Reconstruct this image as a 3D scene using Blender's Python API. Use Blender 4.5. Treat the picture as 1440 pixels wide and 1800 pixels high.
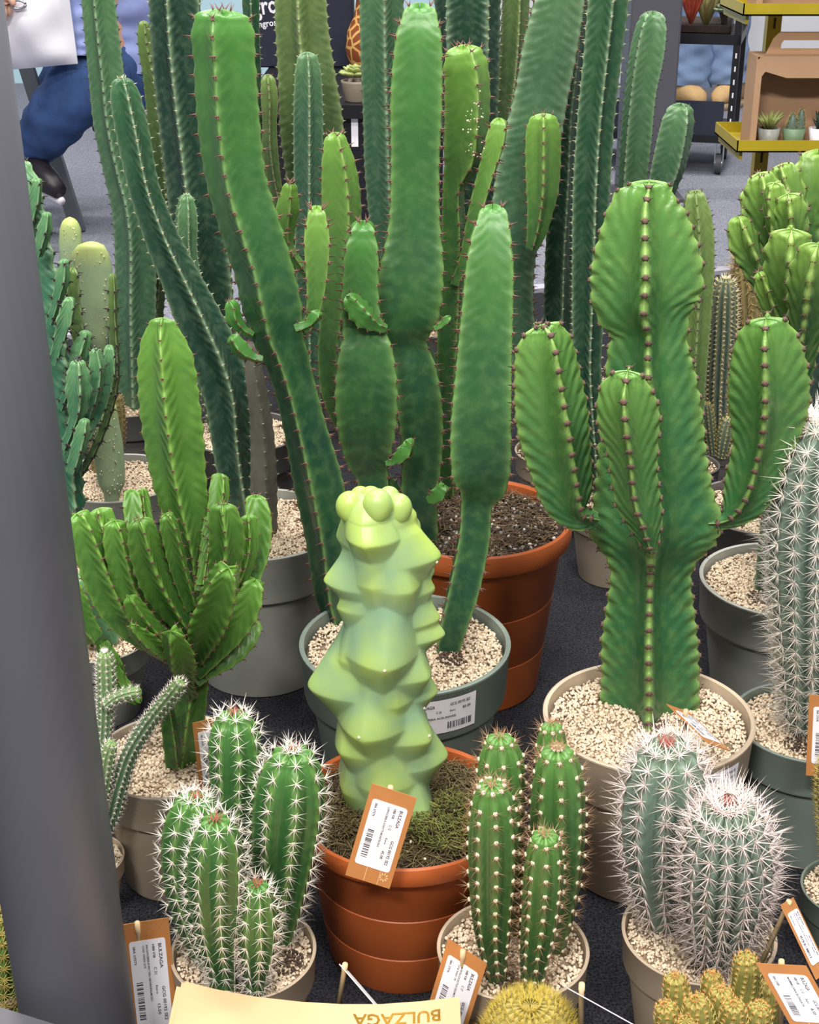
import bpy, math, random
import numpy as np
from mathutils import Vector, Matrix
rng = np.random.default_rng(7); random.seed(7)
for o in list(bpy.data.objects): bpy.data.objects.remove(o)
scene = bpy.context.scene
C = scene.collection

# ------------------------------------------------------------------ camera
FPX, PITCH, CAMH = 2560.0, math.radians(24.0), 1.10
FLOOR = -0.08                                   # hall floor; the display platform's top is z = 0
cam = bpy.data.cameras.new('camera')
cam.sensor_fit = 'HORIZONTAL'; cam.sensor_width = 36.0
cam.lens = FPX / 1440.0 * 36.0
cam.clip_start = 0.05; cam.clip_end = 100
camo = bpy.data.objects.new('camera', cam); C.objects.link(camo)
camo.location = (0, 0, CAMH); camo.rotation_euler = (math.pi/2 - PITCH, 0, 0)
scene.camera = camo

# ------------------------------------------------------------------ light
scene.view_settings.view_transform = 'Standard'
scene.view_settings.look = 'None'
scene.view_settings.exposure = 0.0
scene.view_settings.gamma = 1.0
scene.view_settings.use_curve_mapping = False
world = bpy.data.worlds.new('hall_ambient'); scene.world = world; world.use_nodes = True
bg = world.node_tree.nodes['Background']
bg.inputs[0].default_value = (0.92, 0.95, 1.0, 1); bg.inputs[1].default_value = 0.27
def ceiling_lamp(name, x, y, z, sx, sy, power, col=(1, 0.965, 0.92)):
    l = bpy.data.lights.new(name, 'AREA'); l.shape = 'RECTANGLE'; l.size = sx; l.size_y = sy
    l.energy = power; l.color = col
    o = bpy.data.objects.new(name, l); C.objects.link(o); o.location = (x, y, z)
    if y < 0: o.rotation_euler = (math.radians(28), 0, 0)      # front row is tilted towards the stand
    return o
# rows of hall luminaires hanging at about 4.5 m
ceiling_lamp('ceiling_lamp', -1.3, -1.9, 4.2, 1.3, 0.4, 205)
ceiling_lamp('ceiling_lamp', 1.1, -2.1, 4.2, 1.3, 0.4, 135)
ceiling_lamp('ceiling_lamp', 0.1, 0.5, 4.4, 1.3, 0.4, 135)
ceiling_lamp('ceiling_lamp', -1.4, 2.6, 4.6, 1.3, 0.4, 95)
ceiling_lamp('ceiling_lamp', 1.2, 2.9, 4.6, 1.3, 0.4, 95)
ceiling_lamp('ceiling_lamp', -1.8, 5.6, 4.6, 1.3, 0.4, 130)
ceiling_lamp('ceiling_lamp', 2.2, 5.8, 4.6, 1.3, 0.4, 130)

# ------------------------------------------------------------------ pixel helpers
def ray(x, y):
    u = (x - 720.0)/FPX; v = -(y - 900.0)/FPX
    return np.array([u, math.cos(PITCH) + v*math.sin(PITCH), -math.sin(PITCH) + v*math.cos(PITCH)])
CAM = np.array([0, 0, CAMH])
def P(x, y, Y):                                   # on the upright plane at distance Y
    d = ray(x, y); return CAM + d*(Y/d[1])
def G(x, y, z):                                   # on the level plane at height z
    d = ray(x, y); return CAM + d*((z - CAMH)/d[2])
def depth(p): return p[1]*math.cos(PITCH) - (p[2] - CAMH)*math.sin(PITCH)
def mpx(p): return depth(p)/FPX                   # metres per pixel at a point

# ------------------------------------------------------------------ materials
def nodes(name):
    m = bpy.data.materials.new(name); m.use_nodes = True
    nt = m.node_tree; b = nt.nodes['Principled BSDF']
    return m, nt, b
def N(nt, t, **kw):
    n = nt.nodes.new(t)
    for k, v in kw.items(): setattr(n, k, v)
    return n
def mixc(nt, fac, a, b, blend='MIX'):
    n = N(nt, 'ShaderNodeMix', data_type='RGBA', blend_type=blend)
    for s, v in ((n.inputs[0], fac), (n.inputs[6], a), (n.inputs[7], b)):
        if hasattr(v, 'links') or hasattr(v, 'is_linked'): nt.links.new(v, s)
        else: s.default_value = v if not isinstance(v, tuple) else (*v[:3], 1)
    return n.outputs[2]
def mth(nt, op, a, b=None, clamp=False):
    n = N(nt, 'ShaderNodeMath', operation=op); n.use_clamp = clamp
    for s, v in zip(n.inputs, (a, b)):
        if v is None: continue
        if hasattr(v, 'is_linked'): nt.links.new(v, s)
        else: s.default_value = v
    return n.outputs[0]
def ncoord(nt, scale, detail=3, rough=0.55, kind='ShaderNodeTexNoise', stretch=None):
    tc = N(nt, 'ShaderNodeTexCoord'); src = tc.outputs['Object']
    if stretch:
        mp = N(nt, 'ShaderNodeMapping'); mp.inputs['Scale'].default_value = stretch
        nt.links.new(src, mp.inputs[0]); src = mp.outputs[0]
    t = N(nt, kind); t.inputs['Scale'].default_value = scale
    if kind == 'ShaderNodeTexNoise': t.inputs['Detail'].default_value = detail; t.inputs['Roughness'].default_value = rough
    nt.links.new(src, t.inputs['Vector']); return t
def srgb(h):
    h = h.lstrip('#'); c = [int(h[i:i+2], 16)/255 for i in (0, 2, 4)]
    return tuple(v/12.92 if v <= 0.04045 else ((v+0.055)/1.055)**2.4 for v in c)
def simple(name, col, rough=0.5, var=0.12, scale=30, bump=0.0, metal=0.0, spec=0.5, stretch=None, col2=None):
    m, nt, b = nodes(name)
    c = srgb(col) if isinstance(col, str) else col
    t = ncoord(nt, scale, stretch=stretch)
    c2 = srgb(col2) if col2 else tuple(min(1, v*(1-2*var)) for v in c)
    f = mth(nt, 'MULTIPLY_ADD', t.outputs[0], 2.2); nt.nodes[-1].inputs[2].default_value = -0.6; nt.nodes[-1].use_clamp = True
    nt.links.new(mixc(nt, f, c2, c), b.inputs['Base Color'])
    b.inputs['Roughness'].default_value = rough; b.inputs['Metallic'].default_value = metal
    b.inputs['Specular IOR Level'].default_value = spec
    if bump:
        bn = N(nt, 'ShaderNodeBump'); bn.inputs['Strength'].default_value = bump; bn.inputs['Distance'].default_value = 0.003
        nt.links.new(t.outputs[0], bn.inputs['Height']); nt.links.new(bn.outputs[0], b.inputs['Normal'])
    return m
def attr(nt, name):
    n = N(nt, 'ShaderNodeAttribute'); n.attribute_name = name; return n.outputs['Fac']
def succulent(name, old_shaded, young, crest, ripple=420.0, rip=0.25, chev=9.0, rough=0.36, mottle=0.25, crest_amt=0.7, sss=0.0):
    """living plant skin: older growth (on euphorbias deepened with painted lower-stem shade) -> young tips, paler rib crests, chevron ripples running to the ribs"""
    m, nt, b = nodes(name)
    tip = attr(nt, 'tip'); rib = attr(nt, 'rib'); vv = attr(nt, 'vv')
    t = ncoord(nt, 16, 4); t2 = ncoord(nt, 70, 2)
    f = mth(nt, 'ADD', tip, mth(nt, 'MULTIPLY', mth(nt, 'SUBTRACT', t.outputs[0], 0.5), mottle*2), clamp=True)
    c = mixc(nt, f, srgb(old_shaded), srgb(young))  # on euphorbias the older-growth tone also has lower-stem shade painted into it
    c = mixc(nt, mth(nt, 'MULTIPLY', mth(nt, 'POWER', rib, 9.0), crest_amt), c, srgb(crest))
    k = mth(nt, 'MULTIPLY', mth(nt, 'SUBTRACT', t2.outputs[0], 0.42, clamp=True), 0.5)
    c = mixc(nt, k, c, srgb(crest))
    nt.links.new(c, b.inputs['Base Color'])
    ph = mth(nt, 'ADD', mth(nt, 'MULTIPLY', vv, ripple), mth(nt, 'MULTIPLY', rib, chev))
    ph = mth(nt, 'ADD', ph, mth(nt, 'MULTIPLY', t.outputs[0], 9.0))
    s = mth(nt, 'MULTIPLY', mth(nt, 'SINE', ph), mth(nt, 'MULTIPLY', rib, t2.outputs[0]))
    bn = N(nt, 'ShaderNodeBump'); bn.inputs['Strength'].default_value = rip; bn.inputs['Distance'].default_value = 0.004
    nt.links.new(s, bn.inputs['Height']); nt.links.new(bn.outputs[0], b.inputs['Normal'])
    b.inputs['Roughness'].default_value = rough; b.inputs['Specular IOR Level'].default_value = 0.45
    return m

M = {}
M['euph'] = succulent('euphorbia_skin', '#1b402f', '#4d8639', '#7a9f58', rip=0.10)
M['euphdark'] = succulent('dark_euphorbia_skin', '#1a382b', '#335f3a', '#809a78', rip=0.28, crest_amt=0.8)
M['euphlime'] = succulent('lime_euphorbia_skin', '#315f35', '#739f41', '#98b662', rip=0.09)
M['olive'] = succulent('olive_euphorbia_skin', '#3e5535', '#6f8a48', '#92a36c', rip=0.15)
M['greygreen'] = succulent('grey_green_column_skin', '#335642', '#557c50', '#8ea884', rip=0.2)
M['ammak'] = succulent('winged_euphorbia_skin', '#2f613a', '#649342', '#95b45e', ripple=330, rip=0.4, chev=-14, rough=0.33, crest_amt=0.75)
M['cluster'] = succulent('branching_euphorbia_skin', '#264d25', '#5f8e38', '#8ab252', rip=0.25, mottle=0.5)
M['teal'] = succulent('teal_euphorbia_skin', '#346a50', '#6a9a66', '#9cb988', rip=0.3, chev=14)
M['crest'] = succulent('crested_euphorbia_skin', '#2a5530', '#7da246', '#a0ba66', ripple=260, rip=0.4, chev=-10)
M['pachy'] = succulent('ribbed_cactus_skin', '#28552b', '#487a34', '#6b9048', rip=0.1, rough=0.35)
M['wool'] = succulent('wool_dotted_cactus_skin', '#31552f', '#57863a', '#688c4c', rip=0.1, rough=0.36)
M['bluecact'] = succulent('blue_green_cactus_skin', '#5c7165', '#687f66', '#86998a', rip=0.1, rough=0.42)
M['darkcol'] = succulent('dark_blue_column_skin', '#3a4f4a', '#5b6b55', '#8c8868', rip=0.1, rough=0.5)
M['brownspine_skin'] = succulent('brown_spined_column_skin', '#6e6a45', '#8b8253', '#a3935e', rip=0.1, rough=0.55)
M['snake'] = succulent('thin_column_skin', '#4b6b55', '#7d9a5a', '#9cb58a', rip=0.1, rough=0.5)
M['golden'] = succulent('golden_finger_skin', '#77793f', '#8f8540', '#b5a25c', rip=0.3, rough=0.6)
M['pad'] = succulent('prickly_pear_skin', '#93a884', '#b5c16b', '#bcc98c', rip=0.05, rough=0.55)
M['bark'] = simple('woody_stem', '#6d6a5e', 0.85, 0.25, 40, 0.6, stretch=(1, 1, 0.25))
M['thorn'] = simple('brown_thorn', '#7a5246', 0.6, 0.2, 60)
M['thorn_dark'] = simple('dark_thorn', '#3d3230', 0.6, 0.2, 60)
M['thorn_pale'] = simple('pale_thorn', '#c9c3a0', 0.6, 0.1, 60)
M['areole'] = simple('brown_areole', '#765a4c', 0.75, 0.3, 300, 0.4)
M['spine_white'] = simple('white_spine', '#efe6da', 0.5, 0.06, 200)
M['spine_pink'] = simple('pinkish_white_spine', '#ead9d2', 0.5, 0.1, 200)
M['spine_tan'] = simple('tan_spine', '#b28a66', 0.55, 0.2, 200)
M['spine_gold'] = simple('golden_spine', '#dcc874', 0.5, 0.1, 200)
M['spine_red'] = simple('reddish_spine', '#a8574a', 0.55, 0.2, 200)
M['wooldot'] = simple('cream_wool', '#ece0c4', 0.9, 0.08, 300)
def pot_mat(name, col, col2, rough=0.42): return simple(name, col, rough, 0.1, 9, 0.04, col2=col2, spec=0.4)
M['beige'] = pot_mat('beige_plastic', '#c2af98', '#b4a18b')
M['taupe'] = pot_mat('taupe_plastic', '#a39684', '#8d8272')
M['greypot'] = pot_mat('grey_plastic', '#a3a39a', '#898c86', 0.36)
M['green_grey'] = pot_mat('grey_green_plastic', '#7f8a80', '#6e7a72')
M['darkpot'] = pot_mat('dark_grey_plastic', '#5f5c59', '#504e4c')
M['terra'] = pot_mat('terracotta', '#b9612f', '#a65228', 0.46)
def gravel_mat(name, a, b_):
    m, nt, b = nodes(name)
    nt.links.new(mixc(nt, attr(nt, 'rnd'), srgb(a), srgb(b_)), b.inputs['Base Color']); b.inputs['Roughness'].default_value = 0.85
    return m
M['gravel'] = gravel_mat('pumice_gravel', '#b49c80', '#e6d6bd')
M['bed'] = simple('gravel_bed', '#a08a70', 0.95, 0.25, 250, 0.5)
M['soil'] = simple('dark_soil', '#4a3a30', 0.95, 0.3, 120, 0.9)
M['moss'] = gravel_mat('dry_moss', '#42381f', '#82744a')
M['kraft'] = simple('kraft_card', '#bd7e46', 0.6, 0.06, 40)
M['sticker'] = simple('white_sticker', '#f2eff5', 0.45, 0.02, 20)
M['ink'] = simple('black_ink', '#3c3a44', 0.6, 0.05, 20)
M['peg'] = simple('pale_wood', '#e2c79a', 0.6, 0.12, 60, stretch=(1, 1, 0.2))
M['print_line'] = simple('pale_card_print', '#e5bd8d', 0.6, 0.03, 20)
M['tan'] = simple('tan_cover_card', '#dcb186', 0.55, 0.03, 12)
M['gold'] = simple('gold_foil', '#c79a3f', 0.32, 0.15, 60, metal=0.85)
M['postgrey'] = simple('grey_powder_coat', '#54545c', 0.42, 0.04, 6, spec=0.5)
M['postgrey'].node_tree.nodes['Principled BSDF'].inputs['Roughness'].default_value = 0.45
M['rust'] = simple('chipped_rust', '#8d5a4a', 0.8, 0.3, 200)

# ------------------------------------------------------------------ object helpers
def root_off(o):
    v = np.zeros(3)
    while o is not None:
        v += np.array(o.location); o = o.parent
    return v
def thing(name, label, cat, loc=(0, 0, 0), group=None):
    o = bpy.data.objects.new(name, None); C.objects.link(o)
    o.empty_display_size = 0.03; o.location = loc
    o['label'] = label; o['category'] = cat
    if group: o['group'] = group
    return o
def tag(o, label, cat, group=None):
    o['label'] = label; o['category'] = cat
    if group: o['group'] = group
    return o
def np_mesh(name, V, F):
    """V (n,3), F list of index tuples or an (m,k) array"""
    me = bpy.data.meshes.new(name)
    V = np.asarray(V, dtype=np.float32)
    if isinstance(F, np.ndarray):
        m, k = F.shape
        me.vertices.add(len(V)); me.vertices.foreach_set('co', V.ravel())
        me.loops.add(m*k); me.loops.foreach_set('vertex_index', F.astype(np.int32).ravel())
        me.polygons.add(m)
        me.polygons.foreach_set('loop_start', np.arange(0, m*k, k, dtype=np.int32))
        me.polygons.foreach_set('loop_total', np.full(m, k, dtype=np.int32))
        me.update(calc_edges=True)
    else:
        me.from_pydata(V.tolist(), [], F); me.update()
    return me
def build(name, V, F, mat, parent=None, smooth=True, attrs=None, stuff=False, label=None):
    """V in world metres; becomes one mesh object, a child when parent is given"""
    V = np.asarray(V, dtype=float)
    if parent is not None: V = V - root_off(parent)
    me = np_mesh(name, V, F)
    if smooth: me.polygons.foreach_set('use_smooth', np.ones(len(me.polygons), dtype=bool))
    for k, v in (attrs or {}).items():
        a = me.attributes.new(k, 'FLOAT', 'POINT'); a.data.foreach_set('value', np.asarray(v, dtype=np.float32))
    me.materials.append(mat)
    o = bpy.data.objects.new(name, me); C.objects.link(o)
    if parent is not None: o.parent = parent
    if stuff: o['kind'] = 'stuff'
    if label: o['label'] = label
    return o
def struct(o): o['kind'] = 'structure'; return o

class MB:                                          # collects shapes for one mesh
    def __init__(s): s.V = []; s.F = []
    def add(s, V, F):
        n = len(s.V); s.V += [tuple(v) for v in V]; s.F += [tuple(i+n for i in f) for f in F]
    def box(s, lo, hi, bev=0.0):
        x0, y0, z0 = lo; x1, y1, z1 = hi
        if bev <= 0:
            V = [(x0,y0,z0),(x1,y0,z0),(x1,y1,z0),(x0,y1,z0),(x0,y0,z1),(x1,y0,z1),(x1,y1,z1),(x0,y1,z1)]
            F = [(0,3,2,1),(4,5,6,7),(0,1,5,4),(1,2,6,5),(2,3,7,6),(3,0,4,7)]
            s.add(V, F)
        else:
            rings = []
            for z, b in ((z0, bev), (z0+bev, 0), (z1-bev, 0), (z1, bev)):
                c = bev
                rings.append([(x0+b, y0+c+b, z), (x0+c+b, y0+b, z), (x1-c-b, y0+b, z), (x1-b, y0+c+b, z), (x1-b, y1-c-b, z), (x1-c-b, y1-b, z), (x0+c+b, y1-b, z), (x0+b, y1-c-b, z)])
            V = sum(rings, []); F = []
            for r in range(3):
                for i in range(8): F.append((r*8+i, r*8+(i+1) % 8, r*8+8+(i+1) % 8, r*8+8+i))
            F.append(tuple(range(7, -1, -1))); F.append(tuple(range(24, 32)))
            s.add(V, F)
    def prism(s, quad, thick):                     # slab from a polygon of points, thickened away from the viewer side
        q = [np.array(v, float) for v in quad]
        n = np.cross(q[1]-q[0], q[-1]-q[0]); n /= np.linalg.norm(n)
        if np.dot(n, CAM - q[0]) < 0: n = -n
        V = q + [v - n*thick for v in q]; k = len(q)
        F = [tuple(range(k)), tuple(range(2*k-1, k-1, -1))] + [(i, (i+1) % k, k+(i+1) % k, k+i) for i in range(k)]
        s.add(V, F)
    def tube(s, pts, rad, seg=8, cap=True):
        pts = [np.array(p, float) for p in pts]
        rad = rad if hasattr(rad, '__len__') else [rad]*len(pts)
        V = []; ref = None
        for i, p in enumerate(pts):
            t = pts[min(i+1, len(pts)-1)] - pts[max(i-1, 0)]; t /= np.linalg.norm(t) + 1e-12
            if ref is None: ref = np.array([1.0, 0, 0]) if abs(t[0]) < 0.8 else np.array([0, 1.0, 0])
            a = ref - t*np.dot(ref, t); a /= np.linalg.norm(a); b = np.cross(t, a); ref = a
            for k in range(seg):
                an = 2*math.pi*k/seg; V.append(p + (a*math.cos(an) + b*math.sin(an))*rad[i])
        F = []
        for i in range(len(pts)-1):
            for k in range(seg): F.append((i*seg+k, i*seg+(k+1) % seg, (i+1)*seg+(k+1) % seg, (i+1)*seg+k))
        if cap: F.append(tuple(range(seg-1, -1, -1))); F.append(tuple((len(pts)-1)*seg+k for k in range(seg)))
        s.add(V, F)
    def lathe(s, c, prof, seg=48, axis=None):      # prof: (radius, height) pairs
        V = []; F = []
        for r, z in prof:
            for k in range(seg):
                a = 2*math.pi*k/seg; V.append((c[0]+r*math.cos(a), c[1]+r*math.sin(a), c[2]+z))
        for i in range(len(prof)-1):
            for k in range(seg): F.append((i*seg+k, i*seg+(k+1) % seg, (i+1)*seg+(k+1) % seg, (i+1)*seg+k))
        F.append(tuple(range(seg-1, -1, -1))); F.append(tuple((len(prof)-1)*seg+k for k in range(seg)))
        s.add(V, F)
    def ball(s, c, r, seg=10, rings=6, R=None):    # ellipsoid; r may be a 3-vector, R a 3x3 rotation
        r = np.array(r if hasattr(r, '__len__') else (r, r, r), float); V = []; F = []
        for i in range(rings+1):
            th = math.pi*i/rings
            for k in range(seg):
                ph = 2*math.pi*k/seg
                v = np.array([math.sin(th)*math.cos(ph), math.sin(th)*math.sin(ph), math.cos(th)])*r
                if R is not None: v = R @ v
                V.append(v + np.array(c))
        for i in range(rings):
            for k in range(seg): F.append((i*seg+k, i*seg+(k+1) % seg, (i+1)*seg+(k+1) % seg, (i+1)*seg+k))
        s.add(V, F)
    def obj(s, name, mat, parent=None, smooth=False, **kw):
        return build(name, np.array(s.V), s.F, mat, parent, smooth, **kw)

# thorns / spines: thin 3-sided pyramids, collected per stem
class Spikes:
    def __init__(s): s.B = []; s.D = []; s.L = []; s.R = []
    def add(s, base, d, length, rad): s.B.append(base); s.D.append(d); s.L.append(length); s.R.append(rad)
    def mesh(s):
        B = np.array(s.B, float); D = np.array(s.D, float); D /= np.linalg.norm(D, axis=1, keepdims=True)
        L = np.array(s.L)[:, None]; R = np.array(s.R)[:, None]
        ref = np.where(np.abs(D[:, 2:3]) < 0.9, np.array([[0, 0, 1.0]]), np.array([[1.0, 0, 0]]))
        A = np.cross(D, ref); A /= np.linalg.norm(A, axis=1, keepdims=True); Bv = np.cross(D, A)
        vs = [B + R*(A*math.cos(a) + Bv*math.sin(a)) for a in (0, 2.094, 4.189)] + [B + D*L]
        V = np.stack(vs, axis=1).reshape(-1, 3); n = len(B)
        base = (np.arange(n)*4)[:, None, None]
        F = (np.array([[0, 1, 3], [1, 2, 3], [2, 0, 3]])[None] + base).reshape(-1, 3)
        return V, F
    def obj(s, name, mat, parent):
        if not s.B: return None
        V, F = s.mesh(); return build(name, V, F, mat, parent, False, stuff=True)

# ------------------------------------------------------------------ ribbed stems
def hermite(T, A, t):
    """Catmull-Rom through A (k,d) at parameters T, evaluated at t"""
    k = len(T); Mt = np.zeros_like(A)
    for i in range(k):
        a, b = max(i-1, 0), min(i+1, k-1)
        Mt[i] = (A[b]-A[a])/(T[b]-T[a])
    i = np.clip(np.searchsorted(T, t, side='right')-1, 0, k-2)
    h = (T[i+1]-T[i])[:, None]; u = ((t-T[i])/h[:, 0])[:, None]
    return (2*u**3-3*u**2+1)*A[i] + (u**3-2*u**2+u)*h*Mt[i] + (-2*u**3+3*u**2)*A[i+1] + (u**3-u**2)*h*Mt[i+1]
def stem(root, pts, mat, Y, dY=0.0, n=4, phase=45.0, valley=0.62, cw=0.05, bulge=0.0, spacing=0.021, amp=0.045,
         per=4, tiplen=0.10, name='stem', sharp=1.0, thorn=None, tmat='thorn', twist=0.0, rscale=1.0, wob=0.0, label=None, crown=0.28):
    """pts: (px, py, half-width px) from tip (half-width 0) to base. returns (object, areoles)"""
    pts = [tuple(p) for p in pts][::-1]; k = len(pts)
    px = np.array(pts, float)
    cum = np.concatenate([[0], np.cumsum(np.hypot(np.diff(px[:, 0]), np.diff(px[:, 1])))]); cum /= cum[-1]
    Pw = np.array([P(x, y, Y + dY*c) for (x, y, _), c in zip(pts, cum)])
    smax = max(abs(math.sin(math.radians(phase + 360.0*i/n))) for i in range(n))
    Rw = np.array([h*mpx(p) for (_, _, h), p in zip(pts, Pw)])/smax*rscale
    T = np.concatenate([[0], np.cumsum(np.linalg.norm(np.diff(Pw, axis=0), axis=1))]); L = T[-1]
    ds = spacing/per
    t1 = T[-2]; m1 = max(3, int(t1/ds)); body = np.linspace(0, t1, m1, endpoint=False)
    m2 = max(6, int((L-t1)/ds*1.6)); u = np.sin(np.linspace(0, math.pi/2, m2)); u[-1] = 0.9995
    ts = np.concatenate([body, t1 + (L-t1)*u])
    A = np.concatenate([Pw, Rw[:, None]], axis=1)
    Q = hermite(T, A, ts); cen = Q[:, :3]; rad = np.maximum(Q[:, 3], 1e-4)
    if px[-1, 2] == 0:
        e = ts >= t1; uu = (ts[e]-t1)/(L-t1); rad[e] = np.maximum(Rw[-2]*np.sqrt(np.maximum(1-uu**2, 0))*(1+0.12*uu*(1-uu)*2), 2e-4)
    tan = np.gradient(cen, axis=0); tan /= np.linalg.norm(tan, axis=1, keepdims=True)
    ref = CAM - cen.mean(axis=0); ref[2] *= 0.3; ref /= np.linalg.norm(ref)
    e1 = ref - tan*(tan @ ref)[:, None]; e1 /= np.linalg.norm(e1, axis=1, keepdims=True); e2 = np.cross(tan, e1)
    prof = []                                     # unit cross-section of one rib: (radial, tangential, rib weight)
    va = math.pi/n; Vv = np.array([valley*math.cos(va), valley*math.sin(va)]); Sh = np.array([0.965, cw])
    nrm = np.array([Sh[1]-Vv[1], -(Sh[0]-Vv[0])]); nrm = -nrm/np.linalg.norm(nrm)
    if nrm @ (Sh+Vv) < 0: nrm = -nrm
    def mid(t): return Vv*(1-t) + Sh*t + nrm*bulge*math.sin(math.pi*t)
    side = [(Vv, 0.0), (mid(0.3), 0.3), (mid(0.65), 0.65), (Sh, 0.95)]
    for v, w in side: prof.append((v[0], -v[1], w))
    prof.append((1.0, 0.0, 1.0))
    for v, w in side[:0:-1]: prof.append((v[0], v[1], w))
    prof = np.array(prof); pc = len(prof)
    ring = []
    for i in range(n):
        a = math.radians(phase) + 2*math.pi*i/n; ca, sa = math.cos(a), math.sin(a)
        ring.append(np.stack([prof[:, 0]*ca - prof[:, 1]*sa, prof[:, 0]*sa + prof[:, 1]*ca, prof[:, 2], np.full(pc, i)], axis=1))
    ring = np.concatenate(ring); nr = len(ring)
    if twist:
        tw = np.radians(twist)*ts/L
    else: tw = np.zeros_like(ts)
    sur = np.concatenate([[0], np.cumsum(np.hypot(np.diff(ts), np.diff(rad)))]); SL = sur[-1]
    fr = (sur/spacing) % 1.0
    tooth = (0.5-0.5*np.cos(2*math.pi*fr))**sharp
    k2 = ring[:, 2][None, :]**3
    scal = 1 - amp*(1-tooth)[:, None]*k2
    if wob: scal = scal*(1 + wob*np.sin(ts*38+1.3)[:, None]*k2)
    X = (ring[:, 0][None]*np.cos(tw)[:, None] - ring[:, 1][None]*np.sin(tw)[:, None])*scal*rad[:, None]
    Yv = (ring[:, 0][None]*np.sin(tw)[:, None] + ring[:, 1][None]*np.cos(tw)[:, None])*scal*rad[:, None]
    V = cen[:, None, :] + e1[:, None, :]*X[..., None] + e2[:, None, :]*Yv[..., None]
    if px[-1, 2] == 0:                             # ribs arch over the apex, valleys stay lower
        V[e] += tan[e][:, None, :]*((ring[:, 2][None]-1)*crown*Rw[-2]*(uu**2)[:, None])[..., None]
    m = len(ts); idx = np.arange(m*nr).reshape(m, nr); nx = np.roll(idx, -1, axis=1)
    F = np.stack([idx[:-1], nx[:-1], nx[1:], idx[1:]], axis=-1).reshape(-1, 4)
    at = dict(tip=np.repeat(np.exp(-(L-ts)/tiplen), nr), rib=np.tile(ring[:, 2], m), vv=np.repeat(ts, nr))
    o = build(name, V.reshape(-1, 3), F, mat, root, True, attrs=at, label=label)
    ar = []
    for j in range(int(SL/spacing)+1):
        s = (j+0.5)*spacing
        if s > SL - 0.0015: break
        q = int(np.argmin(np.abs(sur-s)))
        for i in range(n):
            a = math.radians(phase) + 2*math.pi*i/n + tw[q]
            d = e1[q]*math.cos(a) + e2[q]*math.sin(a)
            sd = -e1[q]*math.sin(a) + e2[q]*math.cos(a)
            dr = (rad[min(q+1, m-1)] - rad[max(q-1, 0)])/(ts[min(q+1, m-1)]-ts[max(q-1, 0)] + 1e-9)
            out = d - tan[q]*np.clip(dr, -3, 1.5); out /= np.linalg.norm(out)
            ar.append((cen[q] + d*rad[q], out, tan[q], sd, rad[q], s/SL))
    if thorn:
        sp = Spikes(); tl, tr = thorn
        for p_, out, tg, sd, r, f in ar:
            if r < 0.0025: continue
            for sg in (-1, 1):
                sp.add(p_ - out*0.0008, out*0.9 + sd*sg*0.55 + tg*rng.uniform(-0.15, 0.15), tl*rng.uniform(0.75, 1.2), tr)
            sp.add(p_ - out*0.001 - tg*tr*1.5, out + tg*0.9, tl*0.30, tr*2.4)
        sp.obj('thorns', M[tmat], o)
    return o, ar

# ------------------------------------------------------------------ pots and gravel
ICO = None
def ico():
    global ICO
    if ICO is None:
        t = (1+5**.5)/2
        v = np.array([(-1,t,0),(1,t,0),(-1,-t,0),(1,-t,0),(0,-1,t),(0,1,t),(0,-1,-t),(0,1,-t),(t,0,-1),(t,0,1),(-t,0,-1),(-t,0,1)], float)
        v /= np.linalg.norm(v[0])
        f = np.array([(0,11,5),(0,5,1),(0,1,7),(0,7,10),(0,10,11),(1,5,9),(5,11,4),(11,10,2),(10,7,6),(7,1,8),(3,9,4),(3,4,2),(3,2,6),(3,6,8),(3,8,9),(4,9,5),(2,4,11),(6,2,10),(8,6,7),(9,8,1)])
        ICO = v, f
    return ICO
def pebbles(name, c, R, size, count, mat, parent, mound=0.0, zj=0.6):
    v, f = ico()
    r = R*np.sqrt(rng.random(count)); a = rng.random(count)*2*math.pi
    cx = c[0] + r*np.cos(a); cy = c[1] + r*np.sin(a)
    cz = c[2] + mound*(1-(r/R)**2) + size*zj*(rng.random(count)-0.3) + 0.25*size*np.sin(cx*90+1)*np.cos(cy*80)
    q = rng.normal(size=(count, 4)); q /= np.linalg.norm(q, axis=1, keepdims=True)
    w, x, y, z = q.T
    Rm = np.stack([1-2*(y*y+z*z), 2*(x*y-w*z), 2*(x*z+w*y), 2*(x*y+w*z), 1-2*(x*x+z*z), 2*(y*z-w*x), 2*(x*z-w*y), 2*(y*z+w*x), 1-2*(x*x+y*y)], axis=1).reshape(-1, 3, 3)
    sc = size*0.5*rng.uniform(0.7, 1.35, (count, 1))*np.array([[1.0, 0.85, 0.7]])*rng.uniform(0.85, 1.15, (count, 3))
    V = np.einsum('nij,nkj->nki', Rm, v[None]*sc[:, None, :]) + np.stack([cx, cy, cz], axis=1)[:, None, :]
    F = (f[None] + (np.arange(count)*12)[:, None, None]).reshape(-1, 3)
    rn = np.repeat(np.clip(rng.normal(0.62, 0.28, count), 0, 1), 12)
    return build(name, V.reshape(-1, 3), F, mat, parent, True, attrs=dict(rnd=rn), stuff=True)
def solve_pot(x, y, hw, k):
    z = 0.1
    for _ in range(60):
        c = G(x, y, z); R = hw*mpx(c); z = k*2*R
    return c, R, z
def pot_at(X, Y, R, k=0.85): return (np.array([X, Y, k*2*R]), R, k*2*R)
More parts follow.
